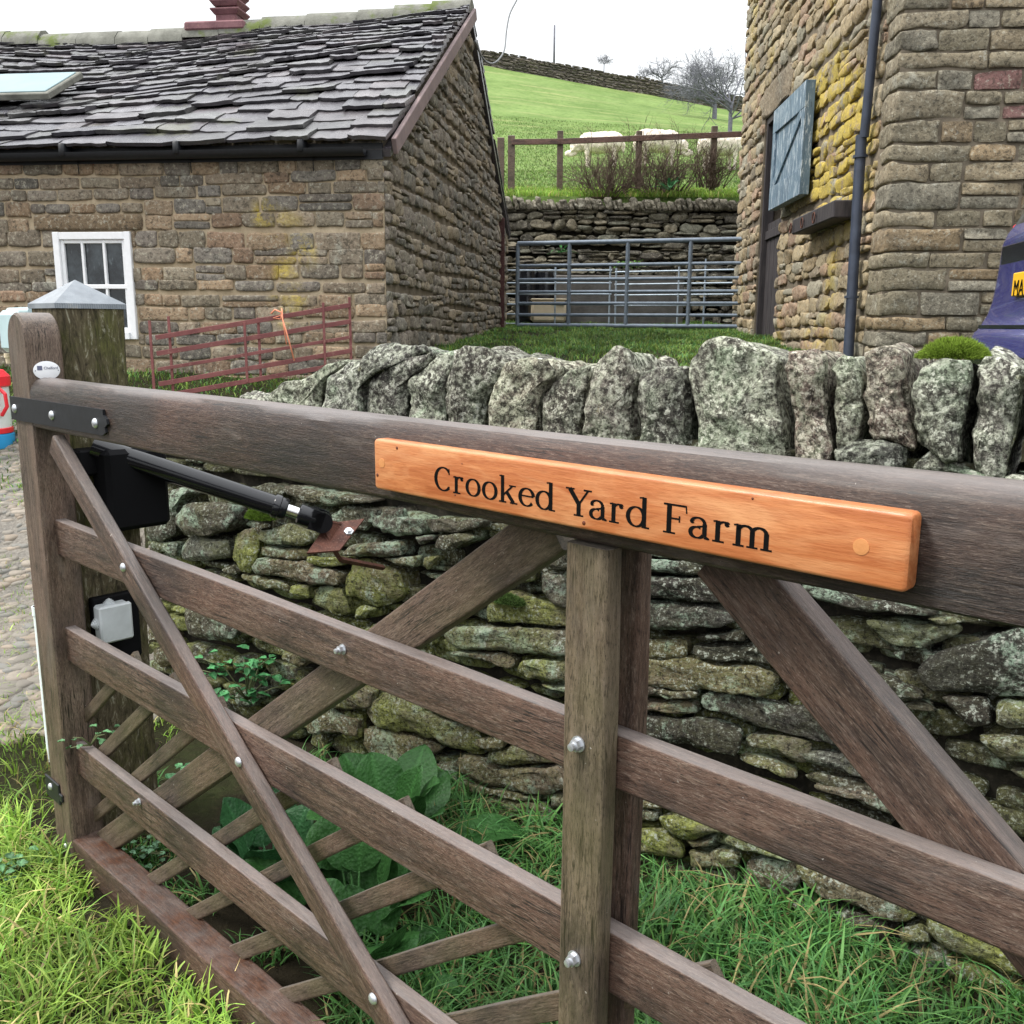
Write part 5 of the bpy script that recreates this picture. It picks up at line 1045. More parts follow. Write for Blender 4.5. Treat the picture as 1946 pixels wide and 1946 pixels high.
while u < 5.2:
    w = rng.uniform(.07, .13); an = rng.uniform(.2, .55); hh = rng.uniform(.12, .2); pl = [(0, 0), (w, 0), (w-an*hh*1., hh), (-an*hh*1., hh)]
    stone(m, pl, np.array([u+.1, RY-.02, zt2-.17]), np.array([1., 0, 0]), np.array([0, 0, 1.]), np.array([0, -1., 0]), .35, .02, u*7, np.array((.25, .23, .18))*rng.uniform(.6, 1.3), 0, N=20, mi=1, amp=.012); u += w*rng.uniform(.93, 1.15)
m.add([(-6, RY+.05, 1), (8, RY+.05, 1), (8, RY+.2, zt2-.12), (-6, RY+.2, zt2-.12)], [(0, 1, 2, 3)], mi=0)
adopt(m.build('rubble_face', [M['gap'], M['cot_stone']]), rw)
# ------------------------------------------------------------------ hill
HP = [(RY+.1, 372), (20, 345), (27, 315), (40, 245), (55, 185), (75, 126)]
HY = np.array([p[0] for p in HP]); HZ = np.array([atY(973, p[1], p[0])[2] for p in HP])
def hillz(x, y):
    x = np.asarray(x, float); y = np.asarray(y, float); z = np.interp(y, HY, HZ); z = np.where(y > 75, HZ[-1]+(y-75)*.12-np.maximum(0, y-110)*.2, z)
    t = sstep(y, 22, 75)
    xx = x/ np.maximum(y, 1)          # slope falls away to the right
    drop = np.where(xx > -.03, (np.clip(xx, -.03, .5)+.03)*.155, 0)*y*t
    return z-drop+.08*vnoise(np.stack([x, y, 0*x], -1), .4, 9)*sstep(y, 17, 25)
xs = np.unique(np.r_[np.linspace(-90, -6, 22), np.arange(-6, 24, .5), np.linspace(24, 110, 22)]); ys = np.unique(np.r_[np.arange(RY+.12, 30, .35), np.arange(30, 76, .8), np.linspace(76, 190, 20)])
X, Y = np.meshgrid(xs, ys); v = np.stack([X, Y, hillz(X, Y)], -1); v[0, :, 2] = zt2-.1
m = MB(); fcs = grid_faces(len(ys), len(xs)); mi = [1 if ys[k//(len(xs)-1)] > 76 else 0 for k in range(len(fcs))]
m.add(v.reshape(-1, 3), fcs); m.mi = mi; tag(m.build('hill', [M['hill'], M['straw']]), kind='structure')
# wall along the crest
m = MB()
def PCr(u, v, h):
    y = 75-.15*np.maximum(0, u-6); return np.c_[u, y-h, hillz(u, y)-.15+v]
masonry(m, PCr, (-8, 24), (0, 1.15), (.13, .22), (.25, .75), .02, .12, 77, [(.12, .105, .09), (.09, .08, .07), (.15, .13, .11)], noise=.35, wav=.05, rnd=.3, split=.2)
xs_ = np.linspace(-8, 24, 60)
for a_, b_ in zip(xs_[:-1], xs_[1:]):
    q_ = [PCr(np.array([u_]), np.array([v_]), np.array([h_]))[0] for u_, v_, h_ in ((a_, 0, 0), (b_, 0, 0), (b_, 1.18, 0), (a_, 1.18, 0), (b_, 1.18, -.5), (a_, 1.18, -.5), (b_, 0, -.5), (a_, 0, -.5))]; m.add(q_, [(0, 1, 2, 3), (3, 2, 4, 5), (5, 4, 6, 7)], (.1, .09, .08), 1)
tag(m.build('crest_wall', [M['cot_stone'], M['cot_stone']]), 'long dark dry stone wall along the crest of the hill', 'stone wall')
# ------------------------------------------------------------------ post and rail fence on the field edge
FY = 16.6
fe = empty('post_and_rail_fence', (1.2, FY, zt2), 'brown timber post and rail fence along the field edge above the retaining wall', 'fence')
for x, yt, yb in ((952, 262, 375), (972, 258, 372), (1065, 249, 365), (1215, 249, 365), (1358, 240, 365), (1480, 238, 360)):
    a = atY(x, yt, FY); b = atY(x, yb, FY); m = MB(); box(m, (a[0]-1.2, 0, (a[2]+b[2])/2-zt2-.1), (.05 if x > 980 else .06, .045, (a[2]-b[2])/2+.1), bev=.008); m.build('fence_post', M['wood_fence'], fe, angle=30)
pts_ = [atY(x, y, FY-.06) for x, y in ((972, 270), (1065, 269), (1215, 263), (1358, 257), (1480, 252))]
for a, b in zip(pts_[:-1], pts_[1:]):
    m = MB(); d = b-a; L_ = np.linalg.norm(d); d /= L_; n_ = np.cross(d, (0, 1, 0)); box(m, (a+b)/2-np.array([1.2, FY, zt2]), (L_/2, .02, .045), [d, (0, 1, 0), n_], .004); m.build('fence_rail', M['wood_redrail'], fe, angle=30)
# ------------------------------------------------------------------ sheep
def sheep(x, ybk, Y, face, label, s=1.):
    p = atY(x, ybk, Y); gz_ = float(hillz(p[0], Y)); m = MB()
    def ell(c, r):
        t_, f_ = np.meshgrid(np.linspace(0, 2*np.pi, 20, endpoint=False), np.linspace(-np.pi/2, np.pi/2, 12)); V = np.stack([np.cos(t_)*np.cos(f_)*r[0]+c[0], np.sin(t_)*np.cos(f_)*r[1]+c[1], np.sin(f_)*r[2]+c[2]], -1).reshape(-1, 3); m.add(V, grid_faces(12, 20, True))
    ell((0, 0, .62), (.52, .27, .27)); ell((-.3, 0, .62), (.3, .26, .26)); ell((.32, 0, .64), (.28, .25, .25)); ell((.6, 0, .56), (.22, .13, .15)); ell((.8, 0, .38), (.17, .075, .085)); ell((.74, .1, .44), (.03, .08, .02)); ell((.74, -.1, .44), (.03, .08, .02)); ell((-.57, 0, .5), (.05, .05, .16))
    for a_, b_ in ((.33, .13), (.33, -.13), (-.36, .13), (-.36, -.13)): tube(m, [(a_, b_, .5), (a_+.01, b_, .28), (a_, b_, .0)], [.09, .045, .04], 8)
    o = m.build('sheep', M['wool']); o.scale = (s*face, s, s); rm = o.modifiers.new('r', 'REMESH'); rm.mode = 'VOXEL'; rm.voxel_size = .028; rm.use_smooth_shade = True
    tx = bpy.data.textures.new('wool', 'CLOUDS'); tx.noise_scale = .07; dm = o.modifiers.new('d', 'DISPLACE'); dm.texture = tx; dm.strength = .05
    bpy.context.view_layer.update(); nm = bpy.data.meshes.new_from_object(o.evaluated_get(bpy.context.evaluated_depsgraph_get())); o.modifiers.clear(); o.data = nm
    nm.materials.clear(); nm.materials.append(M['wool']); o.scale = (s, s, s); nm.transform(Matrix.Diagonal((face, 1, 1, 1)))
    if face < 0: nm.flip_normals()
    o.location = (p[0], Y, gz_); o.rotation_euler = (0, 0, .25*face)
    return tag(o, label, 'sheep', 'sheep grazing behind the fence')
sheep(1142, 300, 26, -1, 'left sheep grazing behind the fence rail, just left of the middle post', 1.02)
sheep(1248, 300, 26, 1, 'middle sheep behind the fence and the bare bushes', 1.08)
sheep(1368, 305, 24, 1, 'right sheep by the fence post, partly hidden by the barn', .98)
# ------------------------------------------------------------------ bare shrubs and trees
def branch(mb, p, d, r, L_, depth, rng, n=3, sp=.55, up=.15, sides=4):
    pts = [p]; rs = [r]; cur = np.array(p, float); dd = np.array(d, float)
    for k in range(4):
        dd = dd+np.array([rng.gauss(0, .16), rng.gauss(0, .16), rng.gauss(0, .1)+up*.2]); dd /= np.linalg.norm(dd); cur = cur+dd*L_/4; pts.append(cur.copy()); rs.append(r*(1-.17*(k+1)))
    tube(mb, pts, rs, sides if depth > 1 else 3, cap=False)
    if depth <= 0: return
    for k in range(n):
        t_ = rng.uniform(.35, 1); i = min(3, int(t_*4)); q = pts[i]+(pts[i+1]-pts[i])*(t_*4-i); nd = dd+np.array([rng.gauss(0, sp), rng.gauss(0, sp), rng.gauss(0, sp*.8)]); nd /= np.linalg.norm(nd)
        branch(mb, q, nd, r*rng.uniform(.45, .65), L_*rng.uniform(.5, .8), depth-1, rng, n, sp, up, sides)
def shrub(x, Y, w, h, seed, label, stems=26, yb=368):
    p = atY(x, yb, Y); root = empty('bare_shrub', (p[0], Y, p[2]), label, 'shrub', group='bare shrubs on top of the retaining wall'); rng = random.Random(seed); m = MB()
    for k in range(stems):
        a = rng.uniform(-1, 1); d = np.array([a*w*.9, rng.uniform(-.5, .4), rng.uniform(.35, 1.)*h*.95]); L_ = np.linalg.norm(d)*rng.uniform(.45, .8); d /= np.linalg.norm(d)
        branch(m, (a*.12+rng.gauss(0, .08), rng.gauss(0, .08), -.05), d, .012, L_, 3, rng, 3, .5, .15, 3)
    m.build('branches', M['twig'], root, smooth=False)
shrub(1150, 16.3, .75, .85, 1, 'widest bare twiggy shrub on the wall, below the left sheep', 60, 372)
shrub(1240, 16.35, .5, .9, 2, 'bare twiggy shrub below the middle sheep', 40, 362)
shrub(1275, 16.4, .4, .85, 5, 'slender bare shrub right of the middle fence post', 26, 358)
shrub(1352, 16.4, .4, .8, 3, 'reddish bare shrub beside the barn corner below the right sheep', 36, 350)
def tree(x, yb, Y, H, seed, label, spread=.55, depth=5, n=3, tr=.16, lean=0, tf=1.):
    p = atY(x, yb, Y); gz_ = float(hillz(p[0], Y)); p[2] = min(p[2], gz_+.3) if Y < 76 else p[2]; rng = random.Random(seed); root = empty('bare_tree', tuple(p), label, 'tree'); m = MB(); pts = [(0, 0, -1.2), (lean*.2, 0, H*.06*tf), (lean*.5, .1, H*.14*tf), (lean, .1, H*.24*tf)]; tube(m, pts, [tr*.8, tr*.7, tr*.55, tr*.35], 8, cap=False); m.build('trunk', M['fartree'], root)
    m = MB()
    for k in range(13):
        t_ = rng.uniform(.1, 1); q = np.array([lean*t_, 0, H*(.0+.24*t_*tf)]); a = rng.uniform(0, 6.28); d = np.array([math.cos(a)*spread*1.9, math.sin(a)*spread*.8, rng.uniform(.15, 1.)]); d /= np.linalg.norm(d)
        branch(m, q, d, tr*.32, H*rng.uniform(.3, .5), depth-1, rng, n, .7, .1, 4)
    m.build('crown', M['fartree'], root, smooth=False)
tree(1360, 172, 60, 3.9, 3, 'large bare hawthorn on the hill beside the barn corner', depth=5, n=4, tr=.2)
tree(1392, 150, 45, 4.4, 8, 'bare tree whose branches reach past the barn edge at the top', depth=5, n=3, tr=.14)
tree(1258, 158, 78, 2.1, 4, 'smaller bare thorn tree on the skyline left of the large one', depth=4, n=4, tr=.12)
tree(1226, 148, 80, 1.3, 14, 'low bare bush on the skyline where the crest wall drops', depth=4, n=4, tr=.06, tf=.2)
tree(1148, 122, 80, 1.0, 6, 'tiny bare bush behind the crest wall', depth=4, n=5, tr=.05, tf=.1)
# telegraph pole and cable
a = atY(1053, 112, 80); b = atY(1053, 48, 80); m = MB(); tube(m, [(0, 0, -1), (0, 0, b[2]-a[2])], [.09, .075], 8); tag(m.build('telegraph_pole', M['fartree'], loc=tuple(a)), 'thin bare pole standing on the skyline above the crest wall', 'pole')
cp = [(1010, -60, 12.5), (985, -5, 12.2), (968, 25, 12), (962, 60, 11.9), (960, 90, 11.8), (955, 105, 11.7), (945, 117, 11.6), (934, 122, 11.5), (922, 117, 11.3), (911, 100, 11.2), (903, 78, 11.0)]
cp = np.array([atY(x, y, Y) for x, y, Y in cp]); t = np.linspace(0, len(cp)-1, 50); cp = np.stack([np.interp(t, range(len(cp)), cp[:, i]) for i in range(3)], 1)
for _ in range(3): cp[1:-1] = (cp[:-2]+cp[1:-1]*2+cp[2:])/4
m = MB(); tube(m, cp-cp[0], .011, 6); tag(m.build('overhead_cable', M['cable'], loc=tuple(cp[0])), 'thin grey cable looping down from the sky to the cottage gable', 'cable')
# distant rise on the right
# ------------------------------------------------------------------ parked car at the right edge
CY = 5.0; ca = atY(1858, 700, CY)-np.array([.1, 0, 0]); zg = float(terrain(ca[0]+.8, CY)); car = empty('parked_car', (ca[0], CY, zg), 'blue-violet hatchback parked by the barn with a yellow rear plate', 'car')
def cz(y): return atY(1900, y, CY)[2]-zg
def cxx(x, y): return atY(x, y, CY)[0]-ca[0]
lev = [(.18, 1858, 0), (.24, 1856, -.02), (cz(668), 1857, -.03), (cz(645), 1863, -.03), (cz(632), 1868, -.03), (cz(628), 1873, .0), (cz(622), 1876, .02), (cz(617), 1880, .03), (cz(600), 1889, .05), (cz(575), 1896, .07), (cz(545), 1899, .08), (cz(510), 1902, .08), (cz(470), 1903, .1), (cz(450), 1909, .15), (cz(436), 1918, .2), (cz(410), 1930, .28), (cz(340), 1955, .45), (cz(300), 1985, .6), (cz(290), 2030, .8)]
CW = 1.74; CLn = 3.9
def ring_(z, xl, yr, n=10):
    x0 = .02+max(0, z-.8)*.35; x1 = CW-x0; y0 = (xl-1858)/390.; y1 = CLn-max(0, (z-.75))*1.6-.1; r = .12; P_ = []
    for (cx0, cy0, a0) in ((x0+r, y0+r, 180), (x1-r, y0+r, 270), (x1-r, y1-r, 0), (x0+r, y1-r, 90)):
        for k in range(n): a = rad(a0+90*k/(n-1)); P_.append((cx0+r*math.cos(a), cy0+r*math.sin(a), z))
    return P_
vs = []
for z, xl, yr in lev: vs += ring_(z, xl, yr)
n_ = 40; m = MB(); f = grid_faces(len(lev), n_, True)+[tuple(range(n_))[::-1], tuple((len(lev)-1)*n_+k for k in range(n_))]; mi = []
for i in range(len(lev)-1):
    zt = (lev[i][0]+lev[i+1][0])/2; g = 1 if cz(436) < zt < cz(292) else (0 if zt > .3 else 2); mi += [g]*n_
mi += [2, 0]; m.add(vs, f); m.mi = mi
car.rotation_euler = (0, 0, rad(-102)); m.build('body', [M['car'], M['glass'], M['black_plastic']], car, angle=45)
m = MB(); zz = (cz(512)+cz(470))/2; box(m, (CW/2, .14, zz), (CW/2-.14, .03, (cz(470)-cz(512))/2), bev=.015); m.build('tailgate_trim', M['black_plastic'], car, angle=30)
m = MB(); xp = .5; box(m, (xp+.26, .09, (cz(522)+cz(577))/2), (.26, .012, (cz(522)-cz(577))/2-.02), bev=.004); npl = m.build('number_plate', M['plate'], car, angle=30)
text_mesh('plate_characters', 'MA', .105, M['text'], npl, (xp+.03, .076, cz(577)+.02), (math.pi/2, 0, 0), .0008)
m = MB(); box(m, (CW/2, .07, cz(621)), (CW/2-.14, .03, .008)); m.build('bumper_gap', M['black_plastic'], car, smooth=False)
for s_, e_ in ((.12, 0), (CW-.32, 0)):
    m = MB(); box(m, (s_+.1, .185, cz(446)), (.1, .03, .035), bev=.01); m.build('tail_light', M['red_plastic'], car, angle=40)
for xx_ in (.12, CW-.12):
    for yy_ in (.7, 3.2):
        m = MB(); lathe(m, (xx_-.1, yy_, .3), (1, 0, 0), [(0, .22), (.02, .3), (.18, .3), (.2, .22)], 28); lathe(m, (xx_-.105 if xx_ < 1 else xx_+.1, yy_, .3), (1, 0, 0), [(0, .19), (.01, .19)], 20, mi=1); m.build('wheel', [M['tyre'], M['zinc']], car, angle=40)
# ------------------------------------------------------------------ foliage
def grass(name, label, n, sampler, hfn, seed, cols, width=.0035, lean=.6, zfn=terrain, clump=1):
    r = np.random.default_rng(seed); P_ = sampler(r, n); n = len(P_); z = zfn(P_[:, 0], P_[:, 1])-.008; h = hfn(P_, r)
    a = r.uniform(0, 2*np.pi, n); ln = h*lean*r.uniform(.25, 1.7, n); K = 5; t = np.linspace(0, 1, K); curl = r.uniform(1.4, 2.6, n)
    dx, dy = np.cos(a), np.sin(a); wx, wy = -dy, dx; tw = r.uniform(-.7, .7, n); wv = width*r.uniform(.6, 1.6, n)*(.6+.5*np.minimum(1.5, h/.15))
    V = np.zeros((n, K*2-1, 3))
    for k in range(K):
        q = t[k]; hx = ln*q**curl; cz_ = h*(q-.35*q**3*np.minimum(1.6, ln/np.maximum(h, 1e-4))); cx_ = P_[:, 0]+dx*hx; cy_ = P_[:, 1]+dy*hx; w = wv*(1-q**1.6)*.5+wv*.0
        ox = (wx*np.cos(tw)+dx*np.sin(tw)); oy = (wy*np.cos(tw)+dy*np.sin(tw))
        if k < K-1:
            V[:, 2*k] = np.stack([cx_-ox*w, cy_-oy*w, z+cz_], -1); V[:, 2*k+1] = np.stack([cx_+ox*w, cy_+oy*w, z+cz_], -1)
        else: V[:, 2*k] = np.stack([cx_, cy_, z+cz_], -1)
    nv = K*2-1; f = []; b = (np.arange(n)*nv)[:, None]
    quads = np.concatenate([b+np.array([[2*k, 2*k+1, 2*k+3, 2*k+2]]) for k in range(K-2)]); tris = b+np.array([[2*K-4, 2*K-3, 2*K-2]])
    me = bpy.data.meshes.new(name); nf4, nf3 = len(quads), len(tris); me.vertices.add(n*nv); me.vertices.foreach_set('co', V.reshape(-1)); me.loops.add(nf4*4+nf3*3); me.polygons.add(nf4+nf3)
    me.loops.foreach_set('vertex_index', np.concatenate([quads.ravel(), tris.ravel()]).astype(np.int32)); ls = np.concatenate([np.arange(nf4)*4, nf4*4+np.arange(nf3)*3]); me.polygons.foreach_set('loop_start', ls.astype(np.int32)); me.update(calc_edges=True); me.validate()
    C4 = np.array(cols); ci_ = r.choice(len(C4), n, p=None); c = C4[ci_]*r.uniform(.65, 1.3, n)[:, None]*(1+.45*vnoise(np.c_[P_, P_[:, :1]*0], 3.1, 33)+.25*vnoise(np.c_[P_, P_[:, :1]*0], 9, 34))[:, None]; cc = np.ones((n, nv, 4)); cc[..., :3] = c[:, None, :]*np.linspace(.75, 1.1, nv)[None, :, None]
    at_ = me.color_attributes.new('tint', 'FLOAT_COLOR', 'POINT'); at_.data.foreach_set('color', cc.ravel()); me.materials.append(M['grass']); me.polygons.foreach_set('use_smooth', [True]*len(me.polygons))
    o = bpy.data.objects.new(name, me); COL.objects.link(o); return tag(o, label, 'grass', kind='stuff')
GC = [(.22, .37, .06), (.18, .33, .045), (.28, .42, .08), (.16, .3, .06), (.34, .46, .12), (.3, .44, .1), (.25, .38, .07), (.52, .44, .22), (.2, .38, .08), (.24, .4, .09)]
GC = [(a*1.22, b*1.2, c*1.05) for a, b, c in GC]
GD = [(.07, .19, .05), (.09, .22, .055), (.11, .26, .07), (.07, .2, .06), (.14, .29, .09), (.1, .23, .05), (.34, .28, .13), (.12, .27, .09)]
def gate_side(P_): return (P_[:, 0]-G0[0])*gn[0]+(P_[:, 1]-G0[1])*gn[1]
def wall_side(P_): return (P_[:, 0]-W0[0])*WN[0]+(P_[:, 1]-W0[1])*WN[1]
def s_front(r, n):
    P_ = np.stack([r.uniform(-2.6, .3, n), r.uniform(.9, 3.6, n)], -1); P_ = P_[(gate_side(P_) < -.015) & (gate_side(P_) > -1.3)]; c = vnoise(np.c_[P_, P_[:, :1]*0], 6, 2); P_ = P_[c > -.75]; lv = (P_[:, 1] > 2.55) & (P_[:, 0] > -1.9) & (P_[:, 0] < -1.35); return P_
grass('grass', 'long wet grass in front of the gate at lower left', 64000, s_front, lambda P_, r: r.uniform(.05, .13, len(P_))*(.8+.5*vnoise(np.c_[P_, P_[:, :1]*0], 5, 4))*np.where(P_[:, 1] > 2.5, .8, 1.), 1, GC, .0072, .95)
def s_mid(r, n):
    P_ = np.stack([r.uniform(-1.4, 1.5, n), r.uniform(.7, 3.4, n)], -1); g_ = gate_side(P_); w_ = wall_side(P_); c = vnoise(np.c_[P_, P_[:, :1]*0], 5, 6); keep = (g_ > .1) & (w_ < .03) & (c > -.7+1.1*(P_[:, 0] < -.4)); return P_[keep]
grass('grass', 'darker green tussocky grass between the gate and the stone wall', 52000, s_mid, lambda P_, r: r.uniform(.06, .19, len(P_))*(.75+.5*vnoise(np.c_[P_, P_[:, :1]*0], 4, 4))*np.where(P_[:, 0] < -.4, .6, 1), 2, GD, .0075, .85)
def s_left(r, n):
    P_ = np.stack([r.uniform(-3.6, -1.2, n), r.uniform(2.6, 7.9, n)], -1); c = vnoise(np.c_[P_, P_[:, :1]*0], 1.6, 8)+.3*vnoise(np.c_[P_, P_[:, :1]*0], 7, 8); keep = (gate_side(P_) < 1.9) & (((c > -.1) & (P_[:, 1] > 3.1)) | (P_[:, 1] < 3.25) | (P_[:, 1] > 6.6)); return P_[keep]
grass('grass', 'short grass growing between the cobbles on the lane', 26000, s_left, lambda P_, r: r.uniform(.02, .06, len(P_))*np.where(P_[:, 1] < 3.3, 1.5, 1.), 3, GC, .006, .7)
def s_yard(r, n):
    P_ = np.stack([r.uniform(-4.5, 3.2, n), r.uniform(4.5, 15.9, n)], -1); P_ = P_[((P_[:, 0] > -1.1) | (P_[:, 1] < 8)) & ((P_[:, 0] > -2.2) | (P_[:, 1] > 5.5))]; w_ = wall_side(P_); c = vnoise(np.c_[P_, P_[:, :1]*0], .8, 8)+.6*vnoise(np.c_[P_, P_[:, :1]*0], 3, 18); return P_[(w_ > .75) & (c > -.95)]
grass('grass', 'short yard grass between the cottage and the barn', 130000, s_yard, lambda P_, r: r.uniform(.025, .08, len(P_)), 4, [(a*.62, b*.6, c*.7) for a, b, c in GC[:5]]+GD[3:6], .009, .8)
def s_hill(r, n): y = 17+28*r.random(n)**1.3; return np.stack([r.uniform(-.1, .27, n)*y, y], -1)
grass('grass', 'grazed tussocks on the lower hillside behind the fence', 80000, s_hill, lambda P_, r: r.uniform(.02, .09, len(P_)), 7, [(.13, .22, .05), (.16, .26, .06), (.2, .28, .09), (.24, .28, .11), (.11, .19, .045)], .022, .8, zfn=hillz)
def s_edge(r, n): return np.stack([r.uniform(-1.4, 4, n), r.uniform(RY+.1, 17.2, n)], -1)
grass('grass', 'tufty grass along the field edge on top of the retaining wall', 16000, s_edge, lambda P_, r: r.uniform(.04, .16, len(P_)), 5, GC, .01, .7, zfn=hillz)
# cobbles on the lane
xs = np.arange(-6.5, -1.3, .09); ys = np.arange(2.95, 7.4, .09); X, Y = np.meshgrid(xs, ys); Z = terrain(X, Y)+.012-.05*(1-sstep(-X, 1.32, 1.6)*sstep(Y, 2.95, 3.3)*(1-sstep(Y, 6.7, 7.3)))
m = MB(); m.add(np.stack([X, Y, Z], -1).reshape(-1, 3), grid_faces(len(ys), len(xs)))
def m_lane():
    n = NT('lane_gravel', .75, .3); a = n.noise(n.obj, 3, 6, .7); b = n.noise(n.obj, 70, 4, .7); v_ = n.vor(n.obj, 45); c = n.mix(n.step(a, .35, .65), (.13, .12, .105), (.21, .185, .15)); c = n.mix(n.step(b, .5, .7, 0, .5), c, (.3, .28, .25)); c = n.mix(n.step(b, .42, .32, 0, .6), c, (.06, .055, .045)); return n.done(c, n.bump(n.math('ADD', v_, b), .008))
tag(m.build('lane', m_lane()), kind='structure')
r = random.Random(6); m = MB()
for k in range(2300):
    x = r.uniform(-3.6, -1.35); y = r.uniform(3.1, 6.4); s_ = r.uniform(.02, .058); a = r.uniform(0, 3.14); ax_ = r.uniform(.5, 1)
    z = float(terrain(x, y))+.013; q = []; n_ = 12
    for (rr, zz) in ((1, -.02), (1, -.006), (.88, .002), (.45, .005)):
        for j in range(n_):
            t_ = 2*math.pi*j/n_; e_ = 1+.12*math.sin(3*t_+k); q.append((x+s_*rr*e_*(math.cos(t_)*math.cos(a)-ax_*math.sin(t_)*math.sin(a)), y+s_*rr*e_*(math.cos(t_)*math.sin(a)+ax_*math.sin(t_)*math.cos(a)), z+zz))
    m.add(q, grid_faces(4, n_, True)+[tuple(3*n_+j for j in range(n_))], np.array(r.choice([(.2, .18, .155), (.26, .21, .165), (.17, .165, .155), (.28, .24, .2)]))*r.uniform(.8, 1.15))
tag(m.build('cobbles', M['cobble']), 'worn cobbles set in the lane at left', 'cobbles', kind='stuff')
# leaves
def leaf(mb, o, d, L_, W_, seed, col, up=(0, 0, 1), droop=.5, nu=22, nv=13, crinkle=.004, ser=0., tip=1.6, cup=.25):
    d = np.array(d, float); d /= np.linalg.norm(d); up = np.array(up, float); s = np.cross(d, up); s /= np.linalg.norm(s)+1e-9; u = np.cross(s, d); V = []; C_ = []
    for i in range(nu):
        t = i/(nu-1); w = W_/2*(math.sin(math.pi*min(1, t**.75*1.0))**.75)*(1-.15*t)+.0008; w *= 1+ser*(i % 2)
        c = np.asarray(o)+d*L_*(t-.12*droop*t*t)+np.array([0, 0, -1])*droop*L_*.5*t**2.2
        for j in range(nv):
            v_ = -1+2*j/(nv-1); h = cup*w*abs(v_)**1.3+crinkle*(abs(math.sin((t*9-abs(v_)*2.2)*math.pi))*1.2+.5*math.sin(v_*17+t*50))*(1-abs(v_)**6)+crinkle*1.2*math.sin(t*13+seed)*abs(v_)**2-.0012*(j == nv//2)*3
            V.append(c+s*v_*w+u*h); C_.append(np.array(col)*(1.5 if j == nv//2 else (.8+.35*abs(math.sin((t*9-abs(v_)*2.2)*math.pi)))))
    mb.add(V, grid_faces(nu, nv), np.array(C_))
def plant(name, label, cat, px, leaves, seed, colr, off=None, group=None, Lr=(.2, .3), Wr=(.1, .14), elev=(.35, 1.1), part='leaf', cr=.0026, pet=(.05, .1)):
    rng = random.Random(seed); p = px; root = empty(name, tuple(p), label, cat, group=group)
    for k in range(leaves):
        a = 2*math.pi*k/leaves*1.0+rng.uniform(-.3, .3); e = rng.uniform(*elev); d = np.array([math.cos(a)*math.cos(e), math.sin(a)*math.cos(e), math.sin(e)]); L_ = rng.uniform(*Lr); W_ = rng.uniform(*Wr); m = MB(); pt__ = rng.uniform(*pet)
        for _t in range(30):
            tip = p+d*(L_+pt__)
            if cat != 'plant' or pet[1] < .15 or ((tip[0]-G0[0])*gn[0]+(tip[1]-G0[1])*gn[1] > .13 and (tip[0]-W0[0])*WN[0]+(tip[1]-W0[1])*WN[1] < .03): break
            a = rng.uniform(0, 6.28); e = rng.uniform(*elev); d = np.array([math.cos(a)*math.cos(e), math.sin(a)*math.cos(e), math.sin(e)])
        s0 = d*pt__
        tube(m, [(0, 0, 0), s0*.5+np.array([0, 0, .01]), s0+np.array([0, 0, .005])], [.004, .0035, .003], 6, np.array(colr)*1.5)
        leaf(m, s0, d, L_, W_, rng.uniform(0, 9), np.array(colr)*rng.uniform(.75, 1.3), droop=rng.uniform(.25, .75), crinkle=cr, cup=.18); m.build(part, M['leaf'], root)
dk = (.034, .10, .026)
def gp_(x, y, z=0.): d = ray(x, y); return CAM+d*((z-CAMZ)/d[2])
plant('broad_leaved_plant', 'large dark green broad-leaved plant at the wall foot, its leaves above the third bar', 'plant', gp_(745, 1650), 17, 1, dk, Lr=(.2, .28), Wr=(.15, .2), elev=(.35, 1.35), group='broad-leaved plants behind the gate', pet=(.1, .2))
plant('broad_leaved_plant', 'broad-leaved plant seen between the braces at centre bottom', 'plant', gp_(680, 1810), 16, 2, dk, Lr=(.18, .26), Wr=(.13, .18), elev=(.3, 1.3), group='broad-leaved plants behind the gate', pet=(.1, .2))
plant('broad_leaved_plant', 'broad-leaved plant low behind the slats at lower left', 'plant', gp_(520, 1740), 14, 3, (.026, .085, .03), Lr=(.14, .2), Wr=(.1, .14), elev=(.4, 1.25), group='broad-leaved plants behind the gate', pet=(.1, .2))
plant('broad_leaved_plant', 'small broad-leaved plant at the very bottom behind the front brace', 'plant', gp_(700, 1900), 11, 4, dk, Lr=(.12, .18), Wr=(.09, .13), elev=(.3, 1.2), group='broad-leaved plants behind the gate', pet=(.1, .2))
plant('hart_fern', 'small bright green fern clump on the retaining wall above the big end stone', 'plant', atY(1272, 362, 15.95), 11, 6, (.05, .16, .06), Lr=(.22, .32), Wr=(.05, .07), elev=(.2, 1.1))
plant('hart_fern', 'small fern growing from the retaining wall behind the steel gate', 'plant', atY(1067, 480, 15.9), 8, 7, (.05, .17, .05), Lr=(.15, .25), Wr=(.04, .06), elev=(.0, .9))
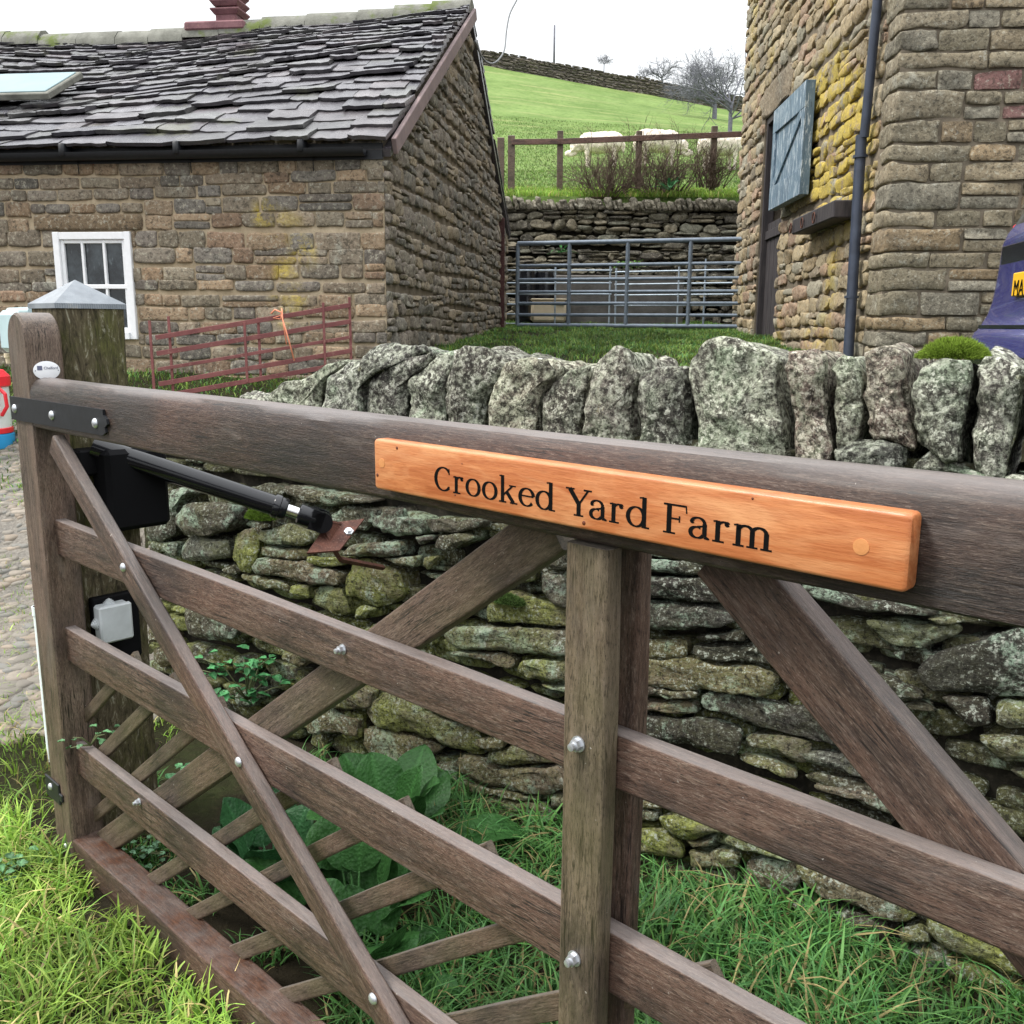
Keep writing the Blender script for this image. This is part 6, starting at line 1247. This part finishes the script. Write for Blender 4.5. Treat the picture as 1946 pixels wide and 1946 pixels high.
def weed(name, label, org, n, spread, seed, colr, Lr, Wr, stems=8, mat='leaf', hang=(0, 0, 0), cat='plant', twigc=(.1, .12, .05)):
    rng = random.Random(seed); root = empty(name, tuple(org), label, cat); ms = MB(); ml = MB(); ends = []
    for k in range(stems):
        e = np.array([rng.gauss(0, spread[0]), rng.gauss(0, spread[1]), rng.uniform(.1, 1)*spread[2]]); mid = e*.5+np.array([0, 0, .3*abs(e[2])]); tube(ms, [(0, 0, 0), mid, e], [.003, .0025, .0015], 5); ends.append((mid, e))
    for k in range(n):
        mid, e = rng.choice(ends); t = rng.random(); q = mid+(e-mid)*t+np.array([rng.gauss(0, .02), rng.gauss(0, .02), rng.gauss(0, .015)]); a = rng.uniform(0, 6.28); el = rng.uniform(-.5, .6)
        leaf(ml, q, (math.cos(a)*math.cos(el), math.sin(a)*math.cos(el), math.sin(el)), rng.uniform(*Lr), rng.uniform(*Wr), rng.uniform(0, 9), np.array(colr)*rng.uniform(.6, 1.5), droop=.4, nu=8, nv=5, crinkle=.001, ser=.12)
    ms.build('stem', plain('stem_'+name, twigc, .7), root); ml.build('foliage', M[mat], root)
def onw(x, y, off=.05): return onplane(x, y, W0+ON*off, WPN)
weed('nettle_plant', 'leafy dark green weed growing out of the wall above the wide brace', onw(470, 1330, .03), 90, (.10, .05, .17), 3, (.06, .2, .075), (.03, .055), (.022, .036), 14)
weed('weed_plant', 'small pale ground weed in the corner behind the bottom rail', gp_(265, 1640, .0), 34, (.05, .05, .07), 4, (.16, .3, .17), (.015, .028), (.01, .018), 7)
weed('ivy_sprig', 'ivy sprig on the end of the fourth bar beside the stile', Gw(.16, .05, .375), 12, (.03, .02, .04), 5, (.12, .26, .12), (.015, .026), (.012, .018), 4)
weed('weed_plant', 'tangled low weeds behind the slats by the post foot', gp_(300, 1530, .0), 60, (.12, .08, .1), 8, (.07, .19, .08), (.02, .035), (.014, .024), 12)
weed('weed_plant', 'round-leaved weed in the wet grass at far left', gp_(40, 1660, .0), 46, (.07, .06, .05), 6, (.09, .2, .09), (.02, .032), (.016, .024), 9)
weed('weed_plant', 'leafy weed at the foot of the red tub', atY(24, 850, 6.3), 50, (.1, .08, .22), 12, (.1, .26, .04), (.06, .12), (.02, .035), 10)
weed('weed_plant', 'bright weeds growing along the top of the stone trough', atY(1190, 508, 15.3), 110, (.3, .06, .1), 13, (.16, .34, .06), (.03, .05), (.02, .03), 16)
# moss clump on the coping
def moss(label, c, rx, ry, rz, n, seed, col=(.2, .29, .04)):
    r = np.random.default_rng(seed); m = MB(); th_, ph = np.meshgrid(np.linspace(0, np.pi*2, 28), np.linspace(0, np.pi/2, 10)); V = np.stack([np.cos(th_)*np.cos(ph)*rx, np.sin(th_)*np.cos(ph)*ry, np.sin(ph)*rz], -1).reshape(-1, 3); V *= (1+.3*fbm(V+seed, 16, 3, 3))[:, None]; m.add(V, grid_faces(10, 28), np.array(col)*.45)
    a = r.uniform(0, 2*np.pi, n); p = np.arcsin(r.uniform(0, 1, n)); B = np.stack([np.cos(a)*np.cos(p)*rx, np.sin(a)*np.cos(p)*ry, np.sin(p)*rz], -1); B *= (1+.3*fbm(B+seed, 16, 3, 3))[:, None]; nn_ = B/np.array([rx, ry, rz])**1.2; nn_ /= np.linalg.norm(nn_, axis=1)[:, None]; nn_ += r.normal(0, .45, nn_.shape)
    t_ = np.cross(nn_, r.normal(0, 1, nn_.shape)); t_ /= np.linalg.norm(t_, axis=1)[:, None]; L_ = r.uniform(.004, .008, n)[:, None]; V = np.stack([B-t_*.0016, B+t_*.0016, B+nn_*L_], 1).reshape(-1, 3); c_ = np.repeat(np.array(col)*r.uniform(.6, 1.5, n)[:, None], 3, 0); m.add(V, [(3*i, 3*i+1, 3*i+2) for i in range(n)], c_)
    return tag(m.build('moss_clump', M['moss'], loc=tuple(c), rot=(0, 0, math.atan2(WD[1], WD[0]))), label, 'moss')
mc = onplane(1802, 680, W0-ON*.12, WPN); moss('bright green moss cushion on top of a coping stone at right', mc, .075, .07, .036, 20000, 1)
mc = onw(495, 985, .01); moss('small dark green moss cushion on the wall below the black ram', mc, .05, .03, .035, 2500, 2, (.1, .17, .02))
mc = onw(965, 1145, .01); moss('dark moss patch on a wall stone left of the uprights', mc, .05, .02, .022, 2000, 3, (.07, .12, .03))
